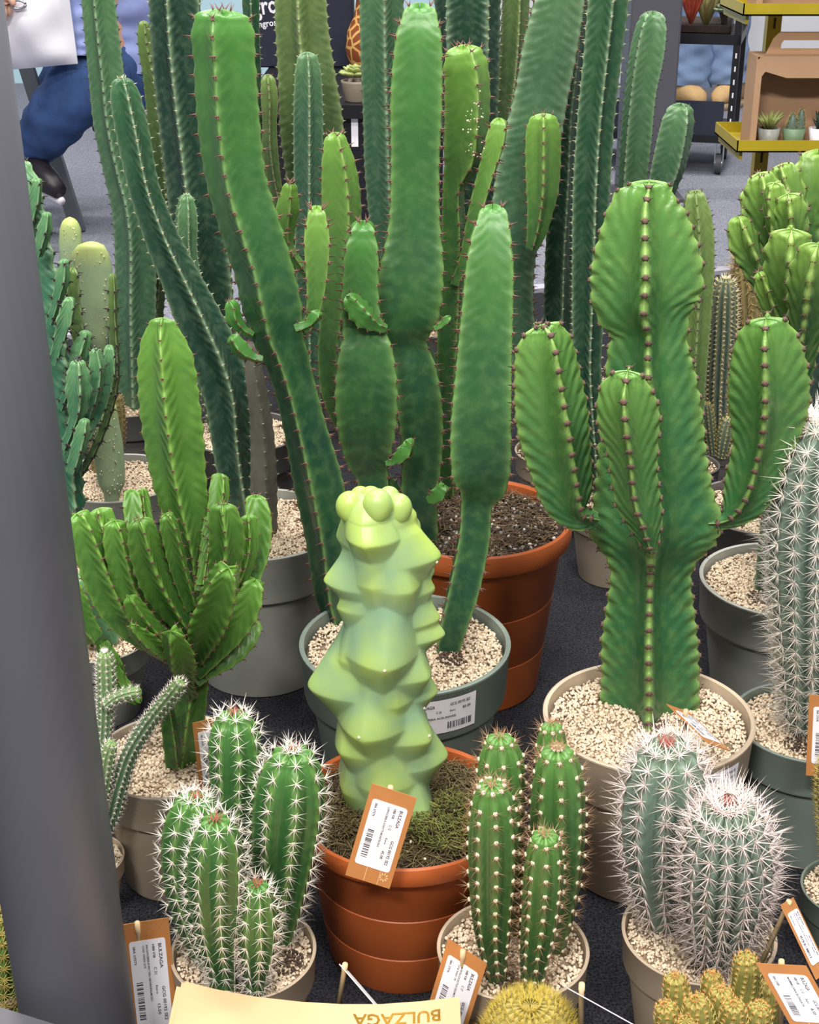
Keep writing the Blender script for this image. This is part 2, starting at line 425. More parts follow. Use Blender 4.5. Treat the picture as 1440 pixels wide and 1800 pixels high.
def potted(name, label, cat, spec, mat, fill='gravel', k=0.85, style='collar', size=0.0042, count=None, group=None):
    """spec: (px, py, half width) of the rim, or a tuple from pot_at"""
    c, R, h = solve_pot(*spec, k) if np.ndim(spec[0]) == 0 else spec
    X, Yc = c[0], c[1]
    root = thing(name, label, cat, (X, Yc, 0), group)
    m = MB(); t = R*0.045
    if style == 'collar':
        prof = [(R*0.70, 0), (R*0.72, 0.002), (R*0.885, h*0.66), (R*0.89, h*0.685), (R*0.955, h*0.70), (R*0.965, h*0.72), (R*0.99, h*0.975), (R, h*0.985), (R, h-0.001), (R-t*0.3, h), (R-t, h-0.001), (R-t*1.1, h*0.97), (R*0.9, h*0.72)]
    else:
        prof = [(R*0.70, 0), (R*0.715, 0.003), (R*0.772, h*0.27), (R*0.765, h*0.275), (R*0.775, h*0.285), (R*0.84, h*0.57), (R*0.832, h*0.575), (R*0.842, h*0.585), (R*0.90, h*0.83), (R*0.915, h*0.845), (R*0.945, h*0.87), (R*0.985, h*0.885), (R, h*0.91), (R*1.0, h*0.965), (R*0.985, h*0.99), (R*0.965, h), (R*0.94, h*0.985), (R*0.92, h*0.93), (R*0.86, h*0.7)]
    m.lathe((X, Yc, 0), prof, 72)
    pot = m.obj('pot', mat, root, True); pot.data.set_sharp_from_angle(angle=math.radians(28))
    zf = h - R*0.10
    b = MB(); rr = R*0.93
    b.lathe((X, Yc, 0), [(rr*0.92, zf-0.02), (rr, zf-size*0.8), (rr*0.5, zf-size*0.5), (0.002, zf-size*0.4)], 40)
    if fill == 'gravel':
        b.obj('gravel_bed', M['bed'], root, True)
        pebbles('gravel', (X, Yc, zf-size*0.25), rr*0.985, size, count or int(2.0*math.pi*rr*rr/(size*size)), M['gravel'], root)
    else:
        b.obj('soil', M['soil'], root, True)
    root['_zf'] = zf; root['_R'] = R
    return root
def base_Y(root, x, y): return float(G(x, y, root['_zf'])[1])

# ================================================================== THE SETTING
def carpet(name, a, b_, scale):
    m, nt, b = nodes(name)
    t = ncoord(nt, scale, 2, 0.7); t2 = ncoord(nt, scale*0.27, 2)
    f = mth(nt, 'MULTIPLY_ADD', t.outputs[0], 3.2); nt.nodes[-1].inputs[2].default_value = -1.1; nt.nodes[-1].use_clamp = True
    f = mth(nt, 'MULTIPLY', f, mth(nt, 'ADD', t2.outputs[0], 0.45), clamp=True)
    nt.links.new(mixc(nt, f, srgb(a), srgb(b_)), b.inputs['Base Color']); b.inputs['Roughness'].default_value = 0.95
    b.inputs['Specular IOR Level'].default_value = 0.1
    bn = N(nt, 'ShaderNodeBump'); bn.inputs['Strength'].default_value = 0.6; bn.inputs['Distance'].default_value = 0.003
    nt.links.new(t.outputs[0], bn.inputs['Height']); nt.links.new(bn.outputs[0], b.inputs['Normal'])
    return m
m = MB(); m.box((-7, -2, FLOOR-0.1), (7, 12, FLOOR))
struct(m.obj('floor', carpet('hall_carpet', '#62646f', '#9a9ca8', 190)))
A_ = G(190, 590, 0); B_ = G(1265, 483, 0); dv = (B_-A_)/(B_-A_)[0]
LB = A_ + dv*(-1.6-A_[0]); RB = A_ + dv*(1.9-A_[0])
def slab(mb, fy, z0, z1, back=0.0):
    nrm = np.array([-dv[1], 1.0, 0])/math.hypot(dv[1], 1)*back
    q = [(-1.6, fy, 0), (1.9, fy, 0), tuple(RB+nrm), tuple(LB+nrm)]
    V = [(x, y, z0) for x, y, _ in q] + [(x, y, z1) for x, y, _ in q]
    mb.add(V, [(3,2,1,0), (4,5,6,7), (0,1,5,4), (1,2,6,5), (2,3,7,6), (3,0,4,7)])
m = MB(); slab(m, 0.45, FLOOR, 0.0)
struct(m.obj('display_platform', carpet('platform_carpet', '#0f1012', '#3a3a40', 330)))
m = MB()
nrm = np.array([-dv[1], 1.0, 0])/math.hypot(dv[1], 1)
q = [LB, RB, RB+nrm*0.045, LB+nrm*0.045]
V = [(p_[0], p_[1], FLOOR) for p_ in q] + [(p_[0], p_[1], 0.012) for p_ in q]
m.add(V, [(3,2,1,0), (4,5,6,7), (0,1,5,4), (1,2,6,5), (2,3,7,6), (3,0,4,7)])
struct(m.obj('trim_1', simple('aluminium_edge', '#c9c7d4', 0.35, 0.04, 8, metal=0.3)))
m = MB(); m.box((-6, 8.85, FLOOR), (0.4, 8.95, 3.4))
struct(m.obj('wall_left', simple('pale_blue_booth_wall', '#b9dbe8', 0.6, 0.03, 1.2)))
m = MB(); m.box((0.4, 8.85, FLOOR), (6, 8.95, 3.4))
struct(m.obj('wall_back', simple('white_booth_wall', '#dfe0e6', 0.6, 0.03, 1.2)))

# ================================================================== POSTS
pb = P(138, 1792, 1.06)
base_h = float(pb[2])
pt = P(-193, -420, 1.06)
root = thing('display_post', 'large dark grey round metal post at the left edge in front of the cacti', 'post', (pb[0], 1.06, 0))
R_ = 97*mpx(pb)
m = MB(); ax = pt-pb
pb0 = pb - ax*(pb[2]/ax[2]); m.tube([pb0, pb, pb + ax*0.5, pt], R_, 64)
m.obj('pole', M['postgrey'], root, True)
m = MB()
for (x, y, r) in ((103, 1757, 3), (101, 1766, 5), (104, 1776, 4.5), (107, 1782, 4)):
    d = ray(x, y); # chip sits on the pole's front surface
    p_ = P(x, y, 1.06); off = p_[0]-pb[0]
    yy = 1.06 - math.sqrt(max(R_**2-off**2, 0)) ; p_ = P(x, y, yy)
    m.ball(p_, (r*mpx(p_), 0.0006, r*1.5*mpx(p_)), 8, 5)
m.obj('paint_chip', M['rust'], root, True)
lq = [G(x, y, 0.17) for x, y in ((-90, 1742), (150, 1817), (150, 1960), (-90, 1960))]
m = MB(); m.add([tuple(v) for v in lq] + [(v[0], v[1], 0.0) for v in lq], [(0,1,2,3), (7,6,5,4), (0,4,5,1), (1,5,6,2), (2,6,7,3), (3,7,4,0)])
tag(m.obj('metal_ledge', M['postgrey']), 'flat grey metal ledge in the lower left corner below the post', 'ledge')
# far pillar beside the trolley
root_p = thing('grey_pillar', 'slim dark grey square pillar standing behind the tall cacti', 'post', (*G(1150, 330, FLOOR)[:2], FLOOR))
yp = 5.6; x0, x1 = P(1104, 120, yp)[0], P(1193, 120, yp)[0]
root_p.location = ((x0+x1)/2, yp+(x1-x0)/2, FLOOR)
m = MB(); m.box((x0, yp, FLOOR+0.01), (x1, yp+(x1-x0), 3.2), 0.008); m.obj('shaft', M['postgrey'], root_p)
m = MB(); m.box((x0-0.05, yp-0.05, FLOOR), (x1+0.05, yp+(x1-x0)+0.05, FLOOR+0.012)); m.obj('foot_plate', M['postgrey'], root_p)

# ================================================================== BIG EUPHORBIAS
TH = (0.011, 0.0013)
# --- grey-green pot with price label: two long stems leaning apart
gg = potted('potted_euphorbia', 'two tall leaning green stems in the labelled grey-green pot behind the pale knobbly cactus', 'potted plant', (712, 1126, 186), M['green_grey'], k=0.88)
Yr = base_Y(gg, 790, 1140); Yl = base_Y(gg, 585, 1085)
stem(gg, [(866,358,0),(866,385,27),(862,430,38),(860,470,43),(856,540,46),(850,640,50),(845,740,54),(845,815,53),(845,852,44),(838,880,29),(834,940,28),(815,1035,27),(796,1105,23),(786,1148,20),(784,1175,20)], M['euph'], Yr, 0.10, phase=46, thorn=TH, tiplen=0.16)
stem(gg, [(390,16,0),(390,36,50),(395,110,56),(402,217,57),(416,320,55),(440,400,55),(462,470,54),(478,539,54),(488,590,47),(500,620,42),(518,680,38),(535,747,39),(560,851,45),(578,950,42),(588,1044,36),(596,1085,30),(598,1110,30)], M['euph'], Yl, 0.05, phase=-16, thorn=TH, tiplen=0.2)
stem(gg, [(557,361,0),(557,384,17),(557,420,23),(557,469,20),(554,520,15),(546,560,11),(528,585,10)], M['euphlime'], Yl+0.03, 0.0, phase=45, thorn=TH)
stem(gg, [(560,545,0),(556,553,12),(543,568,10),(520,578,10)], M['euph'], Yl+0.0, 0, phase=20, spacing=0.012, amp=0.15, thorn=(0.006, 0.0008))
stem(gg, [(402,528,0),(408,540,14),(412,560,16),(428,580,10),(445,590,8)], M['euph'], Yl+0.02, 0, phase=10, spacing=0.013, amp=0.2, thorn=(0.006, 0.0008))
stem(gg, [(405,590,0),(412,598,14),(425,615,17),(445,628,10),(462,632,8)], M['euph'], Yl+0.0, 0, phase=-10, spacing=0.013, amp=0.2, thorn=(0.006, 0.0008))

# --- big terracotta pot: the central mass
tc = potted('potted_euphorbia', 'broad central multi-stemmed green euphorbia in the large terracotta pot', 'potted plant', (829, 905, 177), M['terra'], fill='soil', k=0.94, style='terra')
TY = float(tc.location[1]); Yc = TY-0.05
stem(tc, [(738,4,0),(738,32,31),(736,69,41),(732,174,46),(730,278,43),(729,382,45),(726,448,54),(721,485,59),(717,530,58),(713,568,50),(718,603,34),(730,643,37),(738,712,40),(742,782,36),(738,851,33),(738,930,32),(738,965,32)], M['euph'], Yc, 0.04, phase=45, thorn=TH, tiplen=0.22)
stem(tc, [(638,387,0),(638,410,22),(636,440,30),(634,490,32),(634,540,34),(640,575,38),(643,608,48),(644,678,55),(645,747,50),(647,799,38),(654,828,28),(657,860,29),(675,930,28),(690,965,28)], M['euph'], Yc-0.03, 0.0, phase=45, thorn=TH, tiplen=0.14)
stem(tc, [(588,232,0),(590,252,21),(597,310,33),(601,382,36),(599,450,34),(592,540,28),(584,620,26),(590,700,22),(640,800,18),(720,905,18)], M['euphlime'], TY+0.06, 0.0, phase=20, thorn=TH, tiplen=0.16)
stem(tc, [(511,320,0),(509,335,14),(506,365,21),(503,400,17),(510,440,10),(570,520,8)], M['euphlime'], TY+0.09, -0.02, phase=10, thorn=TH)
stem(tc, [(815,78,0),(816,100,35),(821,139,41),(821,208,41),(815,278,36),(800,320,22),(797,345,20),(798,420,23),(795,520,25),(790,640,23),(785,740,20),(790,900,20)], M['euphlime'], TY+0.10, 0.0, phase=24, thorn=TH, tiplen=0.13)
stem(tc, [(878,207,0),(876,222,15),(870,250,18),(857,295,16),(846,335,15),(833,385,13),(818,450,10),(800,500,8)], M['euphlime'], TY+0.08, 0.0, phase=40, thorn=TH)
# stubby side buds
for pts in ([(608,520,0),(618,530,17),(640,556,22),(662,572,12),(680,578,8)], [(792,556,0),(788,560,8),(775,572,7),(764,578,6)], [(712,774,0),(717,782,13),(706,800,16),(690,812,8),(678,815,6)], [(782,852,0),(778,858,14),(768,872,16),(752,880,8)]):
    stem(tc, pts, M['euph'], Yc-0.06, 0.0, phase=30, spacing=0.013, amp=0.22, thorn=(0.006, 0.0008))
# crumbs on the dark soil
pebbles('perlite', (tc.location[0], tc.location[1], tc['_zf']), tc['_R']*0.88, 0.006, 330, gravel_mat('soil_crumb', '#4b3b31', '#e6e2da'), tc)

# --- behind right: the wide leaning stem with its small fresh arm
pw = potted('potted_euphorbia', 'wide leaning blue-green stem with a fresh lime arm behind the central plant', 'potted plant', (985, 790, 80), M['beige'])
stem(pw, [(990,-110,0),(988,-80,40),(983,0,44),(967,82,48),(952,164,47),(935,246,50),(917,328,48),(906,420,40),(912,520,26),(925,640,24),(950,770,24)], M['greygreen'], 2.42, 0.0, phase=45, thorn=TH, tiplen=0.3)
stem(pw, [(955,199,0),(955,214,26),(955,246,32),(954,328,30),(950,369,24),(943,410,18),(935,438,11)], M['euphlime'], 2.33, 0.0, phase=2, thorn=TH, valley=0.5)
stem(pw, [(1015,-60,0),(1014,0,20),(1008,100,22),(996,205,23),(990,328,24),(983,450,25),(980,560,25),(975,660,23),(972,770,22)], M['euphdark'], 2.50, 0.0, phase=20, spacing=0.024, thorn=(0.006, 0.0009), tmat='thorn_pale')
pk = potted('potted_column_cactus', 'dark green multi-ribbed column to the right behind the fresh lime arm', 'potted plant', (1085, 880, 85), M['taupe'])
stem(pk, [(1075,-130,0),(1073,-100,36),(1066,0,40),(1056,100,38),(1045,205,37),(1037,328,37),(1034,450,35),(1031,560,31),(1030,660,28),(1045,860,26)], M['euphdark'], 2.22, 0.0, n=5, phase=18, valley=0.55, spacing=0.020, thorn=(0.006, 0.0009), tmat='thorn_pale', tiplen=0.3)

# --- top centre and left: tall back-row columns
def back(label, X, Y, R=0.1): return potted('potted_column_cactus', label, 'potted plant', pot_at(X, Y, R), M['darkpot'], count=300)
k6 = back('tall olive-green columns left of centre in front of the navy sign', -0.20, 2.95)
BT = (0.006, 0.0009)
stem(k6, [(528,-130,0),(528,-90,46),(530,-20,48),(533,50,50),(541,130,54),(550,220,60),(556,300,56),(560,400,50),(562,540,46),(565,780,44)], M['olive'], 2.97, 0.0, n=5, phase=-8, valley=0.6, spacing=0.022, thorn=BT, tmat='thorn_pale', tiplen=0.2)
stem(k6, [(539,91,0),(540,108,20),(541,150,26),(541,208,28),(541,300,27),(541,400,25),(541,520,22),(545,780,20)], M['greygreen'], 2.84, 0.0, n=5, phase=6, valley=0.66, spacing=0.018, thorn=BT, tmat='thorn_pale', tiplen=0.08)
stem(k6, [(470,130,0),(472,146,13),(474,180,15),(474,215,13),(475,260,14),(485,330,12),(510,420,10),(530,500,10)], M['olive'], 2.92, 0.0, n=5, phase=0, spacing=0.016, thorn=BT)
stem(k6, [(440,-60,0),(440,-30,14),(443,60,14),(447,130,13),(460,300,12),(500,500,10),(525,640,10)], M['euphdark'], 3.02, 0.0, n=4, phase=0, thorn=BT, tmat='thorn_pale')
k9 = back('grey-green and dark ribbed columns rising behind the central stem', 0.03, 3.02, 0.12)
stem(k9, [(672,-130,0),(672,-90,38),(671,0,40),(672,100,39),(675,200,38),(678,300,38),(685,420,34),(690,560,30),(695,780,28)], M['greygreen'], 2.95, 0.0, phase=8, thorn=BT, tiplen=0.2)
stem(k9, [(822,-150,0),(822,-100,58),(822,0,60),(822,80,59),(825,200,52),(828,300,46),(815,500,40),(800,780,36)], M['euphdark'], 3.03, 0.0, n=5, phase=36, valley=0.6, spacing=0.022, thorn=BT, tmat='thorn_pale')
stem(k9, [(908,-120,0),(907,-80,24),(905,0,27),(900,100,27),(890,200,24),(875,320,22),(840,500,22),(800,700,20),(785,780,20)], M['olive'], 3.12, 0.0, n=5, phase=20, spacing=0.022, thorn=BT, tmat='thorn_pale')
k1 = back('pale-edged tall column at the far left beside the seated person', -0.53, 2.62)
stem(k1, [(170,-110,0),(170,-80,27),(173,0,30),(179,60,31),(187,133,32),(197,220,33),(214,300,33),(230,360,36),(238,430,37),(238,533,37),(240,640,36),(243,750,34),(244,800,34)], M['greygreen'], 2.62, 0.0, phase=-14, valley=0.5, spacing=0.02, thorn=BT, tmat='thorn_dark', tiplen=0.4)
stem(k1, [(253,36,0),(253,50,11),(256,80,14),(268,140,17),(275,200,18),(283,280,17),(290,380,16),(275,520,16),(262,700,16)], M['olive'], 2.66, 0.0, phase=10, spacing=0.016, amp=0.1, thorn=BT, tmat='thorn_dark')
k4 = potted('potted_column_cactus', 'very dark green thick column with a small pup in the left back row', 'potted plant', (425, 757, 105), M['darkpot'])
stem(k4, [(308,-150,0),(308,-110,46),(311,0,50),(320,120,52),(342,300,54),(360,450,54),(380,600,48),(410,760,42)], M['euphdark'], 2.44, 0.0, n=5, phase=-20, valley=0.62, spacing=0.02, thorn=BT, tmat='thorn_pale', tiplen=0.05)
stem(k4, [(328,341,0),(328,354,14),(328,390,20),(330,440,17),(345,500,12),(375,580,10)], M['greygreen'], 2.34, 0.0, n=6, phase=10, valley=0.7, spacing=0.012, thorn=(0.004, 0.0006), tmat='thorn_pale')
g8 = potted('potted_euphorbia', 'long dark stem leaning left and a grey woody trunk in the big grey pot', 'potted plant', (450, 918, 155), M['greypot'], k=0.94)
GY = float(g8.location[1])
stem(g8, [(214,136,0),(216,150,20),(220,170,27),(233,233,30),(254,333,28),(285,420,31),(322,500,36),(352,567,42),(383,640,46),(400,700,42),(408,780,36),(418,850,34),(430,925,32)], M['euphdark'], GY+0.03, 0.08, phase=12, spacing=0.018, valley=0.55, thorn=BT, tmat='thorn_pale', tiplen=0.12)
stem(g8, [(440,600,0),(444,640,16),(458,740,22),(462,830,26),(462,900,27),(462,935,27)], M['bark'], GY-0.01, 0.0, n=5, phase=10, valley=0.78, spacing=0.02, amp=0.1, name='woody_trunk', thorn=(0.004, 0.0006), tmat='thorn_pale')
# --- right back: pale columns beside the pillar
k14 = back('two lighter green columns in front of the grey pillar', 0.41, 2.78, 0.085)
stem(k14, [(1148,19,0),(1147,36,23),(1143,60,29),(1136,102,31),(1126,164,28),(1118,246,28),(1112,320,26),(1105,430,25),(1100,600,24),(1100,790,24)], M['greygreen'], 2.78, 0.0, phase=-30, valley=0.55, spacing=0.017, thorn=BT, tmat='thorn_dark', tiplen=0.3)
stem(k14, [(1198,181,0),(1195,198,24),(1190,225,30),(1177,287,31),(1165,328,27),(1145,400,22),(1120,460,18)], M['greygreen'], 2.74, 0.0, phase=30, valley=0.55, spacing=0.02, thorn=BT, tmat='thorn_dark')
k16 = back('slender yellow-green column just behind the broad winged euphorbia', 0.505, 2.46, 0.06)
stem(k16, [(1222,334,0),(1223,350,19),(1227,400,28),(1228,480,28),(1224,580,25),(1218,690,22),(1215,830,20)], M['olive'], 2.46, 0.0, n=6, phase=5, valley=0.7, spacing=0.022, thorn=(0.008, 0.0008), tmat='thorn_dark', tiplen=0.4)

# ================================================================== WINGED EUPHORBIA (beige pot, right)
am = potted('potted_winged_euphorbia', 'broad winged light green euphorbia with three arms in the wide beige pot', 'potted plant', (1140, 1255, 185), M['beige'], k=0.85, size=0.0041)
Ya = base_Y(am, 1141, 1240)
bump_me = {}
def blob_mesh(key, r):
    if key not in bump_me:
        v, f = ico(); me = np_mesh('areole', v*np.array(r)[None], f); me.materials.append(M['areole']); bump_me[key] = me
    return bump_me[key]
def place(o, root, pos, out, up):
    z = np.array(out)/np.linalg.norm(out); y = np.array(up) - z*np.dot(up, z); y /= np.linalg.norm(y); x = np.cross(y, z)
    p_ = np.array(pos) - root_off(root)
    o.matrix_local = Matrix(((x[0], y[0], z[0], p_[0]), (x[1], y[1], z[1], p_[1]), (x[2], y[2], z[2], p_[2]), (0, 0, 0, 1)))
def seen(p_, out): 
    v = CAM-p_; return np.dot(v/np.linalg.norm(v), out) > -0.45
def winged(pts, Y, dY, phase, sp=0.019, valley=0.40, **kw):
    o, ar = stem(am, pts, M['ammak'], Y, dY, n=4, phase=phase, valley=valley, cw=0.06, bulge=-0.02, spacing=sp, amp=0.065, per=6, sharp=0.6, tiplen=0.11, **kw)
    sp_ = Spikes()
    for p_, out, tg, sd, r, f in ar:
        if r < 0.006: continue
        if seen(p_, out):
            b = bpy.data.objects.new('areole', blob_mesh('am', (0.0046, 0.0034, 0.0019))); C.objects.link(b); b.parent = o
            place(b, am, p_ - out*0.0006, out, tg)
        for sg in (-1, 1): sp_.add(p_ + sd*sg*0.003, out + sd*sg*0.8, 0.0055, 0.0009)
    sp_.obj('thorns', M['thorn_dark'], o)
winged([(1142,316,0),(1141,332,42),(1136,361,66),(1136,423,89),(1137,484,101),(1134,535,94),(1141,585,70),(1140,628,76),(1144,680,84),(1146,740,92),(1146,800,98),(1149,874,108),(1150,905,119),(1147,945,114),(1145,985,82),(1144,1012,73),(1143,1060,78),(1142,1130,87),(1143,1190,88),(1141,1262,90),(1141,1290,88)], Ya, 0.03, 0)
winged([(952,570,0),(954,582,34),(956,605,50),(960,650,58),(970,730,65),(985,812,57),(1001,880,44),(1018,908,26),(1050,915,14)], Ya-0.02, -0.02, 24)
winged([(1104,651,0),(1103,664,32),(1101,689,50),(1105,735,57),(1112,792,47),(1115,833,43),(1122,880,42),(1133,915,34),(1140,945,22),(1146,968,12)], Ya-0.10, -0.03, -4)
winged([(1347,557,0),(1348,570,38),(1349,600,58),(1351,650,70),(1351,705,73),(1346,755,63),(1336,800,52),(1322,850,50),(1303,888,38),(1278,912,20),(1245,918,14)], Ya, -0.03, -4)

# ================================================================== RIGHT BACK
cr = potted('potted_crested_euphorbia', 'bushy crested euphorbia with knobbly lime lobes at the right edge', 'potted plant', (1382, 1016, 150), M['greypot'], k=0.85)
for i, (pts, dy, ph) in enumerate((
    ([(1335,303,0),(1338,318,26),(1344,360,34),(1352,410,30),(1370,470,22),(1388,540,18)], 0.0, 12),
    ([(1386,340,0),(1388,352,24),(1391,385,31),(1388,425,24),(1386,480,18),(1390,560,16)], -0.05, 0),
    ([(1297,380,0),(1298,392,18),(1308,425,27),(1328,470,24),(1352,520,18),(1385,590,14)], -0.02, 25),
    ([(1440,262,0),(1438,282,36),(1432,340,46),(1420,420,40),(1408,520,30),(1400,600,26)], 0.06, 30),
    ([(1392,402,0),(1390,416,34),(1387,450,46),(1386,500,42),(1390,550,32),(1398,620,26)], -0.09, 4),
    ([(1440,428,0),(1436,445,32),(1428,500,45),(1420,560,38),(1410,620,28),(1404,680,22)], -0.13, -8),
    ([(1334,478,0),(1338,488,14),(1352,530,20),(1372,580,18),(1396,640,14)], -0.08, 20),
    ([(1372,288,0),(1376,300,24),(1388,340,30),(1398,400,26),(1402,500,20)], 0.05, 0),
    ([(1318,330,0),(1320,344,18),(1332,385,24),(1350,440,20),(1380,520,16)], 0.05, 40),
    ([(1362,320,0),(1363,330,18),(1366,370,26),(1372,420,20),(1386,500,16)], -0.04, -30))):
    o, ar = stem(cr, pts, M['crest'], 1.83+dy, dy*0.4, phase=ph, valley=0.5, cw=0.1, spacing=0.022, amp=0.14, per=6, sharp=0.7, tiplen=0.05, wob=0.05)
    s_ = Spikes()
    for p_, out, tg, sd, r, f in ar:
        if r < 0.008: continue
        for sg in (-1, 0, 1): s_.add(p_ - out*0.001 + sd*sg*0.002, out*0.8 + sd*sg*0.6 + tg*0.3, 0.005, 0.0016)
    s_.obj('areoles', M['areole'], o)
stem(cr, [(1395,500,0),(1398,540,34),(1405,620,42),(1404,720,42),(1395,820,42),(1375,940,40),(1362,1020,34),(1360,1055,33)], M['euphdark'], base_Y(cr, 1360, 1035), 0.0, phase=20, valley=0.6, name='trunk', tiplen=0.02)
p11 = potted('potted_euphorbia', 'dark green thick stem in a gravel-topped dark pot under the crested euphorbia', 'potted plant', (1347, 888, 128), M['darkpot'])
stem(p11, [(1420,540,0),(1420,570,34),(1420,650,42),(1412,760,42),(1400,880,40),(1396,910,40)], M['euphdark'], 2.03, 0.0, phase=10, valley=0.6, thorn=BT, tmat='thorn_pale')
# two spiny columns between the winged euphorbia and the crest
def bristly(root, pts, mat, Y, n, spacing, kinds, valley=0.8, dY=0, name='stem', **kw):
    o, ar = stem(root, pts, mat, Y, dY, n=n, phase=5, valley=valley, cw=0.10, bulge=0.03, spacing=spacing, amp=0.03, per=3, tiplen=0.06, name=name, **kw)
    for mname, cnt, ln, rad, spread in kinds:
        s_ = Spikes()
        for p_, out, tg, sd, r, f in ar:
            if r < 0.0015: continue
            a0 = rng.uniform(0, 6.28)
            for q in range(cnt):
                a = a0 + 6.283*q/cnt; d = out + (sd*math.cos(a) + tg*math.sin(a))*spread*rng.uniform(0.6, 1.2)
                s_.add(p_, d, ln*rng.uniform(0.6, 1.25), rad)
        s_.obj('spines', M[mname], o)
    return o, ar
p12 = potted('potted_spiny_column', 'slim dark blue-green column with pale spine lines in a small dark pot', 'potted plant', (1265, 787, 40), M['darkpot'])
bristly(p12, [(1276,489,0),(1275,500,17),(1273,525,23),(1270,600,24),(1266,680,24),(1264,750,21),(1263,800,18)], M['darkcol'], 2.61, 12, 0.009, [('spine_gold', 6, 0.006, 0.0006, 1.1), ('spine_white', 2, 0.011, 0.0006, 0.5)])
bristly(p12, [(1243,708,0),(1243,715,8),(1246,750,11),(1252,800,8)], M['darkcol'], 2.58, 9, 0.008, [('spine_gold', 5, 0.005, 0.0005, 1.1)])
bristly(p12, [(1284,735,0),(1281,742,11),(1274,775,13),(1268,805,8)], M['darkcol'], 2.57, 9, 0.008, [('spine_gold', 5, 0.005, 0.0005, 1.1)])
p2 = back('column bristling with brown spines half hidden by the crested euphorbia', 0.66, 2.76, 0.06)
bristly(p2, [(1306,450,0),(1307,460,16),(1313,490,24),(1318,540,27),(1320,620,27),(1320,740,25),(1322,800,24)], M['brownspine_skin'], 2.76, 12, 0.012, [('spine_tan', 10, 0.015, 0.0006, 1.0), ('spine_gold', 2, 0.03, 0.0007, 0.5)])

# ================================================================== LEFT SIDE
# branching euphorbia in the taupe pot
cl = potted('potted_branching_euphorbia', 'branching candelabra euphorbia with one tall column in the taupe pot at left', 'potted plant', (300, 1325, 135), M['taupe'], k=0.92)
Ye = base_Y(cl, 322, 1340)
CT = (0.0055, 0.0009)
stem(cl, [(286,558,0),(286,570,24),(287,598,40),(291,633,51),(297,700,55),(305,767,55),(314,835,50),(328,904,43),(342,974,33),(346,1050,27),(344,1147,27),(338,1217,28),(328,1290,30),(322,1345,26),(322,1365,26)], M['cluster'], Ye, 0.10, phase=-8, valley=0.55, spacing=0.02, amp=0.07, thorn=CT, tiplen=0.3)
arms = [  # (points, depth offset, phase)
 ([(134,902,0),(140,914,22),(156,960,28),(182,1030,30),(212,1085,25),(260,1130,16),(335,1165,12)], -0.01, 30),
 ([(172,893,0),(176,905,24),(190,960,28),(212,1030,26),(250,1090,20),(335,1150,14)], 0.05, 0),
 ([(202,914,0),(202,926,20),(210,975,26),(228,1035,24),(262,1085,18),(338,1140,12)], 0.0, 25),
 ([(244,911,0),(248,925,24),(260,975,33),(282,1030,34),(308,1075,26),(340,1125,14)], -0.03, 10),
 ([(290,903,0),(293,912,14),(303,950,17),(315,1000,16),(338,1070,12)], -0.02, 35),
 ([(226,1048,0),(230,1056,14),(244,1080,20),(272,1112,18),(310,1145,14),(340,1170,10)], -0.05, 20),
 ([(230,1098,0),(236,1106,12),(255,1124,19),(285,1148,16),(335,1180,10)], -0.07, -10),
 ([(300,1110,0),(305,1119,18),(314,1145,27),(319,1175,23),(328,1205,14),(338,1225,10)], -0.08, -30),
 ([(402,997,0),(398,1009,22),(386,1045,33),(368,1088,34),(354,1128,24),(343,1160,14)], -0.05, 40),
 ([(450,1018,0),(446,1028,20),(432,1068,27),(412,1105,24),(380,1145,18),(345,1185,12)], 0.02, 40),
 ([(448,1085,0),(440,1095,20),(415,1125,27),(384,1155,25),(358,1182,14),(342,1200,10)], 0.05, 45),
 ([(392,884,0),(393,896,24),(399,945,33),(394,1000,29),(374,1060,20),(346,1120,12)], 0.0, -5),
 ([(450,869,0),(450,880,18),(456,920,22),(450,980,20),(420,1050,16),(350,1130,12)], 0.07, 45),
 ([(436,904,0),(437,914,15),(438,960,18),(425,1010,16),(395,1070,12),(348,1140,10)], 0.03, 0),
 ([(388,832,0),(387,842,16),(384,880,19),(374,940,16),(352,1040,12)], 0.07, 20),
 ([(232,860,0),(232,870,14),(236,910,17),(262,990,16),(335,1090,12)], 0.07, 45),
 ([(250,858,0),(251,868,11),(256,910,13),(280,990,12),(338,1080,10)], 0.08, 0),
 ([(370,905,0),(370,915,12),(366,960,15),(356,1030,12)], 0.05, 0)]
for pts, dy, ph in arms:
    stem(cl, pts, M['cluster'], Ye, dy, phase=ph, valley=0.52, cw=0.07, spacing=0.017, amp=0.10, thorn=CT, tiplen=0.08)
# basal ribs flaring at the foot of the trunk
stem(cl, [(285,1225,0),(292,1238,10),(300,1290,16),(306,1345,16)], M['cluster'], Ye-0.02, 0, phase=20, valley=0.6, spacing=0.02, amp=0.12, thorn=CT, tiplen=0.01)

